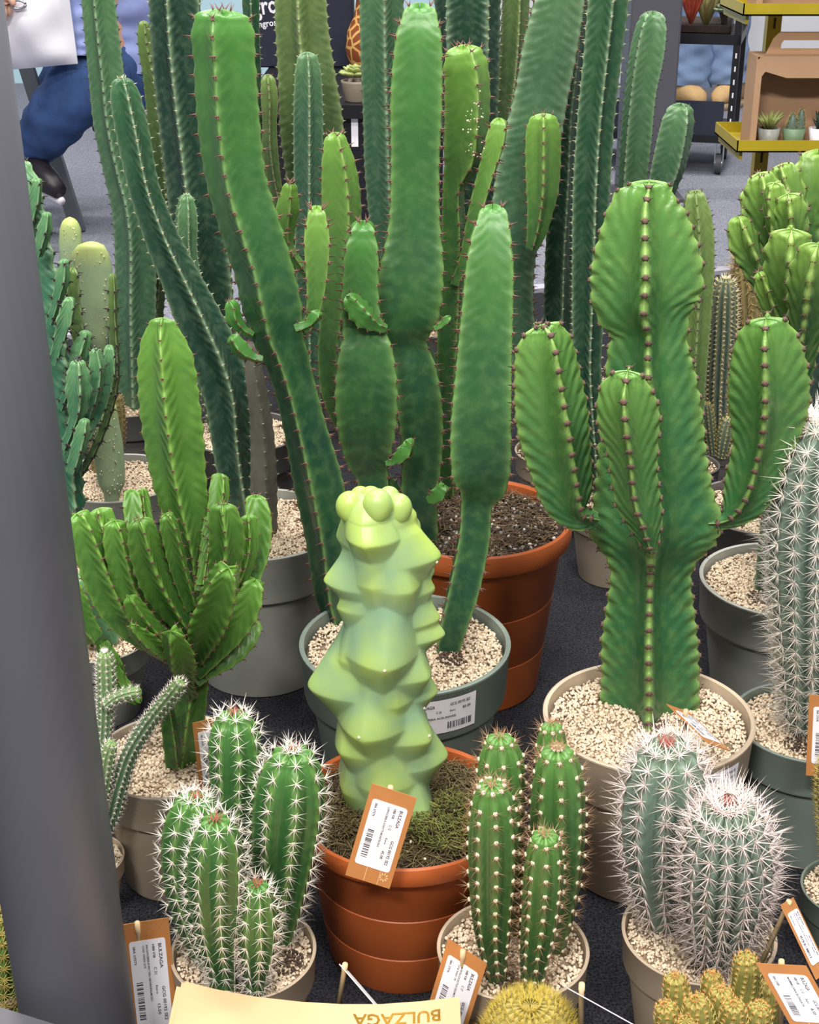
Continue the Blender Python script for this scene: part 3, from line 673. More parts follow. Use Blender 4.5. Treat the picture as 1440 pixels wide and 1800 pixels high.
# grey pot behind it, teal leafy stem half hidden by the post
p17 = potted('potted_euphorbia', 'teal spiny-edged euphorbia in a grey gravel pot low behind the post', 'potted plant', (172, 1120, 88), M['greypot'])
stem(p17, [(140,1005,0),(146,1020,20),(165,1065,27),(188,1105,24),(190,1130,18)], M['teal'], 1.78, 0, phase=40, valley=0.52, spacing=0.018, amp=0.1, thorn=CT)
stem(p17, [(118,1020,0),(124,1040,22),(140,1090,27),(165,1125,20)], M['cluster'], 1.74, 0, phase=0, valley=0.52, spacing=0.018, amp=0.1, thorn=CT)
stem(p17, [(212,1190,0),(206,1180,14),(192,1155,18),(178,1128,12)], M['cluster'], 1.68, 0.0, phase=20, valley=0.52, spacing=0.018, amp=0.1, thorn=CT)
stem(p17, [(248,1235,0),(240,1230,12),(215,1205,16),(192,1160,10)], M['cluster'], 1.66, 0.0, phase=0, valley=0.52, spacing=0.018, amp=0.1, thorn=CT)

# big teal crest-edged euphorbia beside the post
zz = potted('potted_euphorbia', 'teal wavy-ribbed spiny euphorbia rising right beside the grey post', 'potted plant', pot_at(-0.52, 1.98, 0.075), M['darkpot'])
def spiky(pts, Y, dY, ph, mat='teal', **kw): stem(zz, pts, M[mat], Y, dY, phase=ph, valley=0.48, cw=0.06, spacing=0.026, amp=0.16, per=6, thorn=(0.008, 0.0014), tmat='thorn_dark', tiplen=0.05, **kw)
spiky([(30,282,0),(34,300,28),(42,370,42),(58,460,46),(74,560,48),(88,660,48),(102,770,44),(116,880,36),(122,930,34)], 1.95, 0.06, 22, twist=40)
spiky([(136,632,0),(137,644,17),(138,682,25),(137,715,20),(130,745,12),(112,790,9)], 1.88, 0, 6)
spiky([(166,612,0),(168,622,12),(171,650,16),(166,690,14),(150,740,10),(118,800,8)], 1.91, 0, 20)
spiky([(192,606,0),(192,616,10),(190,650,14),(180,700,13),(155,760,10),(120,830,8)], 1.95, 0, 40)
spiky([(152,580,0),(150,590,12),(142,615,18),(128,660,12),(108,720,8)], 1.93, 0, 0)
spiky([(110,455,0),(112,465,10),(110,490,14),(100,530,10),(88,570,8)], 1.93, 0, 10)
spiky([(120,522,0),(121,530,11),(116,555,16),(106,590,12),(92,640,8)], 1.91, 0, 35)
spiky([(82,372,0),(82,382,10),(78,405,14),(66,450,10)], 1.95, 0, 10)
spiky([(64,312,0),(64,320,10),(60,350,13),(48,400,10)], 1.97, 0, 30)
spiky([(128,470,0),(128,482,9),(130,530,12),(138,600,11),(146,660,9),(140,720,8),(115,800,8)], 1.97, 0, 45, mat='olive')
spiky([(197,480,0),(198,494,8),(199,560,9),(203,650,9),(198,700,8),(170,780,8),(125,860,8)], 2.0, 0, 20, mat='olive')
spiky([(150,735,0),(148,745,12),(140,780,16),(126,830,12)], 1.87, 0, 15)

# prickly pear
op = potted('potted_prickly_pear', 'pale prickly pear with flat grey-green pads beside the teal euphorbia', 'potted plant', (205, 838, 112), M['greypot'])
def pad(outline, Y, thick, name='pad'):
    """outline: list of (y, x_left, x_right) pixels from top to bottom, a flat pad with a rounded rim"""
    ys = np.array([o[0] for o in outline], float); l = np.array([o[1] for o in outline], float); r = np.array([o[2] for o in outline], float)
    t = (ys-ys[0])/(ys[-1]-ys[0]); tt = (1-np.cos(np.linspace(0, math.pi, 26)))/2
    yy = np.interp(tt, t, ys); ll = np.interp(tt, t, l); rr = np.interp(tt, t, r)
    V = []; seg = 20
    for y, a, b in zip(yy, ll, rr):
        c = P((a+b)/2, y, Y); w = (b-a)/2*mpx(c); th = thick*min(1, (w/(thick*1.2)))
        for k in range(seg):
            an = 2*math.pi*k/seg; V.append((c[0]+w*math.cos(an), c[1]+th*math.sin(an), c[2]))
    F = [(i*seg+k, i*seg+(k+1) % seg, (i+1)*seg+(k+1) % seg, (i+1)*seg+k) for i in range(25) for k in range(seg)]
    V = np.array(V); tip = np.clip(1-np.repeat(tt, seg)*4.5, 0, 1)
    o = build(name, V, F, M['pad'], op, True, attrs=dict(tip=tip, rib=np.zeros(len(V)), vv=np.zeros(len(V))))
    s_ = Spikes()
    for _ in range(70):
        q = rng.uniform(0.06, 0.94); y = np.interp(q, tt, yy); a = np.interp(q, tt, ll); b = np.interp(q, tt, rr)
        p_ = P(a+(b-a)*rng.uniform(0.1, 0.9), y, Y-thick*0.8); s_.add(p_, np.array([rng.normal(0, .4), -1, rng.normal(0, .4)]), 0.004, 0.0014)
    s_.obj('glochids', M['wooldot'], o)
Yo = 2.16
pad([(381,122,123),(386,111,134),(400,105,142),(430,103,146),(470,106,148),(520,112,146),(560,122,142),(600,138,142)], Yo+0.05, 0.012)
pad([(424,158,161),(430,137,182),(446,125,192),(480,121,199),(520,126,200),(560,140,197),(590,152,192),(615,165,188),(640,172,186)], Yo, 0.012)
pad([(600,176,184),(640,172,192),(690,166,200)], Yo+0.01, 0.01)
pad([(697,176,184),(712,166,204),(740,157,209),(780,162,216),(820,168,220),(850,173,220),(866,182,212),(878,184,210)], Yo-0.03, 0.022)
bristly(op, [(196,688,0),(195,700,20),(192,730,29),(188,770,31),(186,800,28),(186,825,26)], M['brownspine_skin'], Yo+0.06, 13, 0.009, [('spine_tan', 7, 0.005, 0.0006, 1.4)], name='woolly_column')

# small pot of thin snaking columns, mostly behind the post
sn = potted('potted_thin_cactus', 'thin grey-green columns snaking up beside the post from a small beige pot', 'potted plant', (150, 1505, 68), M['beige'])
def thin(pts, Y, dY): bristly(sn, pts, M['snake'], Y, 9, 0.0075, [('spine_white', 6, 0.0055, 0.00045, 1.0), ('wooldot', 1, 0.002, 0.0012, 0.1)], valley=0.82, dY=dY)
thin([(184,1145,0),(184,1152,12),(185,1175,15),(186,1225,15),(184,1275,13),(180,1330,12),(172,1400,12),(160,1510,12)], 1.36, 0.02)
thin([(319,1196,0),(315,1202,11),(300,1222,13),(262,1270,14),(230,1322,15),(210,1380,16),(196,1430,16),(175,1475,14),(162,1515,12)], 1.33, -0.02)
thin([(249,1215,0),(243,1216,9),(225,1219,11),(205,1226,10),(186,1240,9)], 1.36, 0)
thin([(198,1303,0),(196,1308,10),(190,1330,13),(184,1370,13),(172,1440,12),(162,1512,12)], 1.31, 0)

# ================================================================== KNOBBLY PALE CACTUS (the centrepiece)
lo = potted('potted_knobbly_cactus', 'pale yellow-green smooth knobbly columnar cactus in the front terracotta pot', 'potted plant', (712, 1408, 195), M['terra'], fill='soil', k=0.8, style='terra')
Yk = base_Y(lo, 678, 1405)
rows = [(868, 652, 22), (880, 653, 40), (900, 655, 48), (930, 664, 56), (980, 672, 60), (1050, 677, 66), (1150, 668, 72), (1250, 670, 72), (1350, 677, 73), (1430, 682, 80), (1460, 684, 84)]
ry = np.array([r[0] for r in rows], float)
nz, na = 330, 260
yy = np.linspace(862, 1460, nz); yy[0] = 862
cx = np.interp(yy, ry, [r[1] for r in rows]); hw = np.interp(yy, ry, [r[2] for r in rows])
top = yy < 900; hw[top] = 48*np.sqrt(np.clip(1-((900-yy[top])/38.0)**2, 0, 1)) + 0.5
an = np.linspace(-math.pi, math.pi, na, endpoint=False)        # 0 faces the camera, + to the right
knobs = [  # px, py, reach px, width px
 (642,928,30,54),(735,935,14,46),(566,1018,42,56),(774,974,42,66),(722,1012,20,60),(655,1005,12,50),
 (596,1056,20,42),(764,1032,22,42),(770,1084,28,44),(678,1128,34,74),(781,1112,38,44),(749,1168,26,56),(543,1200,52,76),(642,1248,34,72),(604,1140,10,50),
 (770,1212,28,46),(602,1292,24,58),(750,1272,28,58),(789,1324,40,64),(676,1345,16,66),(606,1366,14,56),(748,1398,20,54),(700,1205,12,46)]
kb = []
for x, y, a, w in knobs:
    c = np.interp(y, yy, cx); h = np.interp(y, yy, hw)
    kb.append((math.asin(max(-0.999, min(0.999, (x-c)/(h+a*0.9)))), y, a, w))
for i in range(22): kb.append((math.pi + rng.uniform(-1.5, 1.5), rng.uniform(900, 1400), rng.uniform(20, 38), rng.uniform(50, 70)))
AN, YY = np.meshgrid(an, yy); HW = np.repeat(hw[:, None], na, 1)
acc = np.zeros_like(AN); best = np.zeros_like(AN)
for a0, y0, amp_, w in kb:
    da = (AN-a0+math.pi) % (2*math.pi) - math.pi
    dx = da*np.maximum(HW, 40); dy = YY-y0
    w = w*1.3; dy = np.where(dy > 0, dy/(0.72*w), -dy/(1.05*w)); d = (np.abs(dx/w)**1.3 + dy**1.3)**(1/1.3)
    g = np.clip(1.06-np.sqrt(d*d+0.010), 0, 1)**1.5 if y0 > 900 else np.sqrt(np.clip(1-d*d, 0, 1))
    acc += (1.12*amp_*g)**6
    best = np.maximum(best, g)
disp = acc**(1/6) + 2.0*np.sin(AN*5+YY*0.012)*np.clip((YY-900)/80, 0, 1)
disp *= np.clip((YY-861)/16, 0, 1)**0.6
rad = (HW + disp)
V = np.zeros((nz, na, 3))
for i in range(nz):
    c = P(cx[i], yy[i], Yk); s = mpx(c)
    V[i, :, 0] = c[0] + rad[i]*s*np.sin(AN[i]); V[i, :, 1] = c[1] - rad[i]*s*np.cos(AN[i])*0.95; V[i, :, 2] = c[2]
idx = np.arange(nz*na).reshape(nz, na); nx = np.roll(idx, -1, axis=1)
Fq = np.stack([idx[:-1], idx[1:], nx[1:], nx[:-1]], axis=-1).reshape(-1, 4)
m_, nt, b = nodes('pale_waxy_skin')
t = ncoord(nt, 22, 3)
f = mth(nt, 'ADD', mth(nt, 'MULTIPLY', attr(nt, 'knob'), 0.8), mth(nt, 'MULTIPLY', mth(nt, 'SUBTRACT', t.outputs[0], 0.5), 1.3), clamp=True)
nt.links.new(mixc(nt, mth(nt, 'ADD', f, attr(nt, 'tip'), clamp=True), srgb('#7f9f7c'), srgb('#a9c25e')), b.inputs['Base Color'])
b.inputs['Roughness'].default_value = 0.34; b.inputs['Subsurface Weight'].default_value = 0.0
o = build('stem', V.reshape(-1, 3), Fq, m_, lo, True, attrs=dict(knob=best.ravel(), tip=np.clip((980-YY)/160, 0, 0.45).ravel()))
for x, y, r_, dy_ in ((615, 890, 25, -10), (664, 888, 27, -30), (701, 893, 24, -8), (684, 876, 20, 12), (634, 876, 20, 14), (652, 878, 22, 0)):   # the bulbous crown knobs
    c = P(x, y, Yk + dy_*mpx(P(x, y, Yk))); s = mpx(c); mb = MB(); mb.ball((0, 0, 0), 1.0, 28, 20); Vb = np.array(mb.V)
    pt_ = np.clip(-Vb[:, 1]*0.8 - Vb[:, 2]*0.6, 0, 1)**6                      # a blunt point outwards and down
    Vb = Vb*(1+0.16*pt_)[:, None]*np.array([r_, r_*0.95, r_*1.12])*s + c
    build('crown_knob', Vb, mb.F, m_, lo, True, attrs=dict(knob=np.full(len(Vb), 0.55), tip=np.full(len(Vb), 0.4)))
for x, y in ((677, 1127), (641, 1243), (676, 1345), (757, 980), (745, 1263), (753, 1230)):   # tiny pale wool points on the knob tips
    c = np.interp(y, yy, cx); h = np.interp(y, yy, hw)
    a0 = math.asin(max(-0.98, min(0.98, (x-c)/(h+18)))); i = int(np.argmin(abs(yy-y))); j = int(np.argmin(abs(an-a0)))
    mb = MB(); mb.ball(V[i, j], 0.0017, 8, 6); mb.obj('wool_point', M['wooldot'], o, True)
# mossy litter: short curved strands and crumbs
def strands(name, c, R, n_, ln, rad_, mat, parent, lift=0.006, inner=0.0):
    Vs = []; Fs = []; rn = []
    for i in range(n_):
        r = R*math.sqrt(rng.uniform(inner, 1)); a = rng.uniform(0, 6.283); p_ = np.array([c[0]+r*math.cos(a), c[1]+r*math.sin(a), c[2]+rng.uniform(0, lift)])
        h = rng.uniform(0, 6.283); cur = rng.uniform(-1.4, 1.4); L_ = ln*rng.uniform(0.4, 1.3); k0 = len(Vs); pos = p_.copy()
        w = rad_*rng.uniform(0.6, 1.3); zt = rng.uniform(-0.15, 0.5)
        for s_ in range(5):
            d = np.array([math.cos(h), math.sin(h), zt*(1-s_/2.2)]); nrm_ = np.array([-math.sin(h), math.cos(h), 0])
            for q in (nrm_*w, np.array([0, 0, w]), -nrm_*w): Vs.append(pos + q)
            pos = pos + d*L_/4; h += cur/4
        for s_ in range(4):
            for q in range(3): Fs.append((k0+s_*3+q, k0+s_*3+(q+1) % 3, k0+s_*3+3+(q+1) % 3, k0+s_*3+3+q))
        rn += [rng.uniform(0, 1)]*15
    return build(name, np.array(Vs), np.array(Fs), mat, parent, True, attrs=dict(rnd=rn), stuff=True)
lx, ly, lz, lR = lo.location[0], lo.location[1], lo['_zf'], lo['_R']
strands('dry_moss', (lx, ly, lz), lR*0.88, 2600, 0.02, 0.00045, M['moss'], lo, 0.008)
strands('green_moss', (lx+0.05, ly-0.03, lz+0.002), lR*0.42, 900, 0.012, 0.0005, gravel_mat('green_moss', '#4d4f22', '#8b8f45'), lo, 0.014)
strands('green_moss', (lx-0.06, ly-0.02, lz+0.002), lR*0.32, 700, 0.012, 0.0005, M['moss'], lo, 0.014)
pebbles('soil_crumbs', (lx, ly, lz), lR*0.88, 0.004, 700, gravel_mat('dark_crumb', '#2e241d', '#6d5a45'), lo)
pebbles('perlite', (lx+0.03, ly-0.03, lz+0.006), lR*0.6, 0.004, 14, M['gravel'], lo)
tx, ty, tz, tR = tc.location[0], tc.location[1], tc['_zf'], tc['_R']
strands('root_litter', (tx, ty, tz), tR*0.86, 1300, 0.022, 0.0006, gravel_mat('brown_litter', '#3a2c24', '#8a7350'), tc, 0.01)
pebbles('soil_crumbs', (tx, ty, tz), tR*0.88, 0.006, 900, gravel_mat('brown_crumb', '#2b221c', '#5c4a3c'), tc)

# ================================================================== FRONT CACTI with spine clusters
def cluster_mesh(key, n_rad, ln, rad_, tilt, n_c, lc, mat, wool=None, seed=0, down=0.0):
    r = np.random.default_rng(seed); s_ = Spikes()
    for q in range(n_rad):
        a = 6.283*(q+r.uniform(-.25, .25))/n_rad; t_ = tilt*r.uniform(0.7, 1.25)
        s_.add((0, 0, 0), (math.cos(a)*t_, math.sin(a)*t_ - down, 1), ln*r.uniform(0.7, 1.15), rad_)
    for q in range(n_c):
        a = r.uniform(0, 6.283); s_.add((0, 0, 0), (math.cos(a)*0.25, math.sin(a)*0.25-down, 1), lc*r.uniform(0.8, 1.2), rad_*1.2)
    V, F_ = s_.mesh()
    mats = [M[mat]]; mi = np.zeros(len(F_), dtype=np.int32)
    if wool:
        v, f = ico(); wr, wm = wool
        F_ = np.concatenate([F_, f+len(V)]); V = np.concatenate([V, v*np.array([wr, wr, wr*0.7])]); mats.append(M[wm]); mi = np.concatenate([mi, np.ones(20, dtype=np.int32)])
    me = np_mesh('spine_cluster', V, F_)
    for x in mats: me.materials.append(x)
    me.polygons.foreach_set('material_index', mi)
    return me, V, F_
def spined(root, stems, mat, n_list, spacing, valley, variants, phase=8, cap=290, tiplen=0.03, tuft=None, cw=0.10, amp=0.05, bulge=0.03):
    """stems with areoles; the clusters that show largest are objects of their own, the rest one joined part per stem"""
    allc = []
    for (pts, Y, dY), n_ in zip(stems, n_list):
        o, ar = stem(root, pts, mat, Y, dY, n=n_, phase=phase, valley=valley, cw=cw, bulge=bulge, spacing=spacing, amp=amp, per=4, tiplen=tiplen)
        for p_, out, tg, sd, r, f in ar:
            if r < 0.0022: continue
            v = CAM-p_; face = float(np.dot(v/np.linalg.norm(v), out))
            allc.append((face, o, p_, out, tg, r))
        if tuft:
            s_ = Spikes(); tipp = P(pts[0][0], pts[0][1], Y+dY)
            for q in range(tuft[1]):
                d = np.array([rng.normal(0, 0.5), rng.normal(0, 0.5), 1.0]); s_.add(tipp + np.array([rng.normal(0, .0025), rng.normal(0, .0025), -0.003]), d, tuft[2]*rng.uniform(0.5, 1.2), tuft[3])
            s_.obj('crown_spines', M[tuft[0]], o)
    allc.sort(key=lambda c: -c[0])
    rest = {}
    for i, (face, o, p_, out, tg, r) in enumerate(allc):
        me, V, F_ = variants[i % len(variants)]; sc = min(1.0, 0.5 + r/0.02)
        if i < cap:
            b = bpy.data.objects.new('spine_cluster', me); C.objects.link(b); b.parent = o; place(b, root, p_-out*0.0005, out, tg)
            b.scale = (sc, sc, sc)
        else: rest.setdefault(o, []).append((me, V, F_, p_, out, tg, sc))
    for o, lst in rest.items():
        Vs = []; Fs = []; k0 = 0; mi = []
        for me, V, F_, p_, out, tg, sc in lst:
            z = out; y = tg - z*np.dot(tg, z); y /= np.linalg.norm(y); x = np.cross(y, z)
            Vs.append((V*sc) @ np.array([x, y, z]) + p_); Fs.append(F_+k0); k0 += len(V)
            mi.append(np.array([q.material_index for q in me.polygons]) if len(me.materials) > 1 else np.zeros(len(F_), dtype=int))
        ob = build('spines', np.concatenate(Vs), np.concatenate(Fs), lst[0][0].materials[0], o, False, stuff=True)
        for x in lst[0][0].materials[1:]: ob.data.materials.append(x)
        ob.data.polygons.foreach_set('material_index', np.concatenate(mi).astype(np.int32))

fl = potted('potted_ribbed_cactus', 'clump of five ribbed cacti with white star spines in the front left beige pot', 'potted plant', (428, 1668, 128), M['beige'], size=0.0037)
Yf = 1.137
vp = [cluster_mesh('p', 8, 0.0145, 0.00052, 1.5, 1, 0.016, 'spine_white', (0.0016, 'wooldot'), s) for s in range(4)]
spined(fl, [
 ([(410,1251,0),(410,1263,30),(411,1288,44),(413,1320,48),(413,1375,45),(412,1450,40),(414,1560,34),(420,1660,26),(421,1690,24)], 1.185, 0.03),
 ([(514,1317,0),(514,1330,38),(512,1360,57),(509,1407,65),(503,1469,62),(497,1531,54),(487,1600,45),(474,1670,35),(466,1712,28)], 1.165, 0.0),
 ([(344,1399,0),(343,1412,34),(338,1440,48),(334,1490,52),(338,1550,50),(350,1610,44),(366,1670,34),(378,1720,26)], 1.135, 0.0),
 ([(379,1439,0),(379,1450,28),(380,1475,44),(378,1531,51),(379,1593,46),(384,1656,34),(392,1712,25),(393,1735,24)], 1.09, -0.02),
 ([(452,1552,0),(452,1562,22),(452,1585,31),(452,1624,37),(452,1671,31),(450,1722,20),(450,1740,19)], 1.085, -0.01)],
 M['pachy'], [8, 8, 8, 8, 8], 0.0155, 0.80, vp, tiplen=0.035, tuft=('spine_red', 26, 0.013, 0.0006), cap=290)

fm = potted('potted_ribbed_cactus', 'clump of five green cacti with cream woolly dots in the front middle beige pot', 'potted plant', (902, 1664, 134), M['beige'], size=0.0042)
vw = [cluster_mesh('w', 7, 0.012, 0.00042, 1.3, 1, 0.014, 'spine_tan', (0.0027, 'wooldot'), s+10) for s in range(4)]
spined(fm, [
 ([(864,1377,0),(864,1388,27),(866,1412,38),(867,1464,45),(867,1525,45),(866,1586,40),(867,1647,32),(872,1705,21),(873,1730,20)], 1.10, -0.02),
 ([(879,1292,0),(879,1303,26),(880,1320,36),(881,1350,43),(882,1420,42),(885,1520,38),(888,1640,28),(889,1680,26)], 1.165, 0.02),
 ([(980,1314,0),(980,1326,30),(981,1357,43),(981,1403,49),(980,1464,50),(976,1540,48),(968,1620,40),(958,1690,28)], 1.145, 0.0),
 ([(970,1270,0),(970,1281,20),(970,1300,26),(970,1340,30),(970,1420,30),(965,1560,28),(955,1665,24)], 1.185, 0.03),
 ([(958,1464,0),(958,1475,25),(957,1500,33),(955,1545,37),(949,1617,34),(941,1678,28),(937,1722,22),(936,1745,22)], 1.085, -0.02)],
 M['wool'], [8, 8, 8, 8, 8], 0.017, 0.82, vw, tiplen=0.05, tuft=('spine_tan', 40, 0.010, 0.00045), cap=290)

fr_ = potted('potted_spiny_cactus', 'pair of grey-green barrel cacti bristling with long white spines in the front right beige pot', 'potted plant', (1229, 1637, 135), M['beige'], size=0.0036)
vr = [cluster_mesh('r', 11, 0.021, 0.00074, 1.4, 2, 0.027, 'spine_pink', None, s+30) for s in range(5)]
spined(fr_, [
 ([(1172,1307,0),(1173,1319,40),(1173,1345,60),(1172,1390,74),(1167,1450,74),(1167,1520,64),(1172,1590,48),(1178,1648,34)], 1.18, 0.0),
 ([(1281,1411,0),(1281,1423,42),(1280,1455,68),(1280,1505,80),(1276,1567,76),(1268,1633,58),(1257,1695,38),(1256,1715,36)], 1.13, -0.03)],
 M['bluecact'], [10, 15], 0.0165, 0.80, vr, phase=2, tiplen=0.03, tuft=('spine_red', 90, 0.014, 0.0006), cap=290)

ft = potted('potted_spiny_column', 'tall grey-green column bristling with white spines at the right edge', 'potted plant', (1425, 1266, 135), M['green_grey'], size=0.0042, k=0.92)
vt = [cluster_mesh('t', 13, 0.024, 0.00078, 1.5, 2, 0.03, 'spine_white', None, s+50) for s in range(5)]
spined(ft, [([(1456,735,0),(1455,748,42),(1450,790,66),(1445,850,78),(1440,930,84),(1436,1050,76),(1432,1150,62),(1428,1230,50),(1426,1290,42),(1426,1315,41)], float(ft.location[1]), -0.02)],
 M['bluecact'], [14], 0.019, 0.82, vt, phase=0, tiplen=0.03, cap=290)

p14 = potted('potted_fuzzy_column', 'fuzzy column in a grey-green gravel pot cut off by the right edge', 'potted plant', (1500, 1560, 90), M['green_grey'])
bristly(p14, [(1462,1325,0),(1462,1335,18),(1463,1380,26),(1468,1450,26),(1480,1560,24)], M['brownspine_skin'], 1.28, 14, 0.008, [('spine_gold', 9, 0.008, 0.0004, 1.0)])

# dark soil showing through the gravel at the stem feet
crumb = gravel_mat('wet_soil_crumb', '#2a201a', '#5a473a')
for r_, x_, y_, R_c, n_c in ((gg, 795, 1158, 0.018, 90), (fl, 425, 1715, 0.026, 220), (fl, 500, 1690, 0.018, 90), (fm, 890, 1722, 0.012, 60), (ft, 1410, 1310, 0.02, 90), (cr, 1340, 1050, 0.02, 90), (am, 1150, 1270, 0.014, 50), (fr_, 1235, 1700, 0.014, 60)):
    c_ = G(x_, y_, r_['_zf']+0.0015); pebbles('soil_crumbs', tuple(c_), R_c, 0.0038, n_c, crumb, r_)
# ---- front edge plants, cut by the picture's lower border
def low_pot(name, label, X, Y, R, h, mat):
    return potted(name, label, 'potted plant', (np.array([X, Y, h]), R, h), mat, count=500)
gx = P(1262, 1800, 1.0)
gm = low_pot('potted_finger_cactus', 'golden finger cactus cluster at the bottom right corner', float(gx[0]), 0.985, 0.06, 0.09, M['darkpot'])
for pts, dy in (([(1187,1716,0),(1187,1723,15),(1191,1750,21),(1200,1800,22),(1212,1860,18)], 0.02), ([(1252,1712,0),(1252,1719,13),(1253,1745,18),(1254,1800,19),(1252,1860,18)], 0.03),
    ([(1168,1767,0),(1170,1774,15),(1178,1800,21),(1200,1860,18)], -0.02), ([(1222,1757,0),(1224,1765,18),(1230,1800,26),(1238,1860,22)], -0.025),
    ([(1268,1739,0),(1268,1748,17),(1268,1800,25),(1262,1860,22)], 0.0), ([(1310,1679,0),(1311,1688,16),(1312,1720,22),(1310,1790,24),(1290,1860,20)], 0.02),
    ([(1338,1767,0),(1336,1774,15),(1330,1800,22),(1300,1860,18)], -0.02), ([(1352,1728,0),(1350,1737,17),(1344,1790,25),(1306,1860,20)], 0.035), ([(1290,1765,0),(1290,1772,16),(1288,1810,22),(1275,1860,18)], -0.03), ([(1205,1795,0),(1207,1803,16),(1215,1840,22),(1230,1870,18)], -0.035)):
    o, ar = stem(gm, pts, M['golden'], 1.0+dy, dy*0.3, n=9, phase=4, valley=0.93, cw=0.12, bulge=0.03, spacing=0.0055, amp=0.08, per=3, tiplen=0.012, twist=90, rscale=1.15)
    s_ = Spikes(); s2 = Spikes()
    for p_, out, tg, sd, r, f in ar:
        if r < 0.001: continue
        for q in range(8):
            a = 6.283*q/8; s_.add(p_, out*0.35 + sd*math.cos(a) + tg*math.sin(a), 0.0036, 0.0004)
    tipp = np.array(ar[-1][0]) if ar else None
    for p_, out, tg, sd, r, f in ar[-30:]:
        for q in range(3): s2.add(p_, out + tg*rng.uniform(0.2, 1.4) + sd*rng.normal(0, .5), 0.004, 0.0007)
    s_.obj('spines', M['spine_gold'], o); s2.obj('crown_spines', simple('orange_spine', '#b56a26', 0.6, 0.2, 200), o)
fx = P(932, 1850, 1.02)
fz = low_pot('potted_fuzzy_cactus', 'yellow hairy round cactus top at the bottom edge right of the tan catalogue', float(fx[0]), 0.985, 0.055, 0.085, M['darkpot'])
o, ar = stem(fz, [(932,1768,0),(932,1778,50),(932,1810,78),(932,1860,84),(932,1905,70)], M['golden'], 0.985, 0, n=18, phase=0, valley=0.88, cw=0.08, spacing=0.006, amp=0.03, per=2, tiplen=0.05)
s_ = Spikes()
for p_, out, tg, sd, r, f in ar:
    for q in range(16): s_.add(p_, out*0.9 + tg*0.5 + sd*rng.normal(0, .6) + tg*rng.normal(0, .5), rng.uniform(0.006, 0.013), 0.00028)
s_.obj('hairs', simple('yellow_hair', '#c2ab42', 0.5, 0.12, 200), o)
bx = P(-4, 1700, 1.19)
bb = low_pot('potted_golden_barrel', 'golden barrel cactus with yellow spines at the lower left edge behind the post', float(bx[0]), 1.19, 0.045, 0.045, M['beige'])
o, ar = stem(bb, [(-4,1592,0),(-4,1606,40),(-4,1645,66),(-4,1700,74),(-4,1760,70),(-4,1815,48)], M['pachy'], 1.19, 0, n=18, phase=4, valley=0.84, cw=0.08, spacing=0.012, amp=0.05, per=3)
s_ = Spikes()
for p_, out, tg, sd, r, f in ar:
    for q in range(9):
        a = 6.283*q/9; s_.add(p_, out*0.6 + sd*math.cos(a) + tg*math.sin(a), 0.02*rng.uniform(0.7, 1.2), 0.0008)
s_.obj('spines', M['spine_gold'], o)

# ================================================================== TAGS, LABELS, CATALOGUE
_txt = {}
def text_mesh(s, size=1.0):
    if s not in _txt:
        cu = bpy.data.curves.new('t', 'FONT'); cu.body = s; cu.size = 1.0; cu.resolution_u = 2; cu.offset = 0.018
        ob = bpy.data.objects.new('t', cu); C.objects.link(ob)
        dg = bpy.context.evaluated_depsgraph_get(); me = ob.evaluated_get(dg).to_mesh()
        V = np.array([v.co[:] for v in me.vertices]) if len(me.vertices) else np.zeros((0, 3)); F_ = [tuple(p_.vertices) for p_ in me.polygons]
        ob.evaluated_get(dg).to_mesh_clear(); bpy.data.objects.remove(ob); bpy.data.curves.remove(cu)
        _txt[s] = (V, F_)
    return _txt[s]
def printed(mb, org, ux, uy, items, lift):
    """items: (text, x, y, cap size, width or None) in metres on the plane org + ux*x + uy*y"""
    n_ = np.cross(ux, uy)
    for s, x, y, size, w in items:
        V, F_ = text_mesh(s)
        if not len(V): continue
        sx = size if w is None else w/(V[:, 0].max()+1e-6)
        mb.add([org + ux*(x+v[0]*sx) + uy*(y+v[1]*size) + n_*lift for v in V], F_)
def barcode(mb, org, ux, uy, x, y, w, h, lift, seed=0):
    r = np.random.default_rng(seed); n_ = np.cross(ux, uy); q = 0.0
    while q < w:
        b = w*r.choice([0.012, 0.02, 0.035]); g = w*r.choice([0.015, 0.03, 0.05])
        c = [(x+q, y), (x+q+b, y), (x+q+b, y+h), (x+q, y+h)]
        mb.add([org + ux*a + uy*b2 + n_*lift for a, b2 in c], [(0, 1, 2, 3)]); q += b+g
def sticker_print(name, parent, org, ux, uy, W, Hh, lines, lift, seed):
    mb = MB(); L1, L2, L3, L4 = lines
    printed(mb, org, ux, uy, [(L1[0], W*.05, Hh*.80, Hh*.13, W*.27), (L1[1], W*.52, Hh*.80, Hh*.12, W*.38),
        (L2[0], W*.05, Hh*.63, Hh*.10, W*.15), (L2[1], W*.30, Hh*.63, Hh*.10, W*.08), ('Euro', W*.50, Hh*.63, Hh*.08, W*.10), (L2[2], W*.70, Hh*.63, Hh*.11, W*.13),
        (L3[0], W*.05, Hh*.46, Hh*.08, W*.62)] + ([(L3[1], W*.05, Hh*.36, Hh*.08, W*.25)] if L3[1] else []) + [(L4, W*.05, Hh*.10, Hh*.09, W*.2)], lift)
    barcode(mb, org, ux, uy, W*.45, Hh*.10, W*.42, Hh*.18, lift, seed)
    return mb.obj(name, M['ink'], parent)
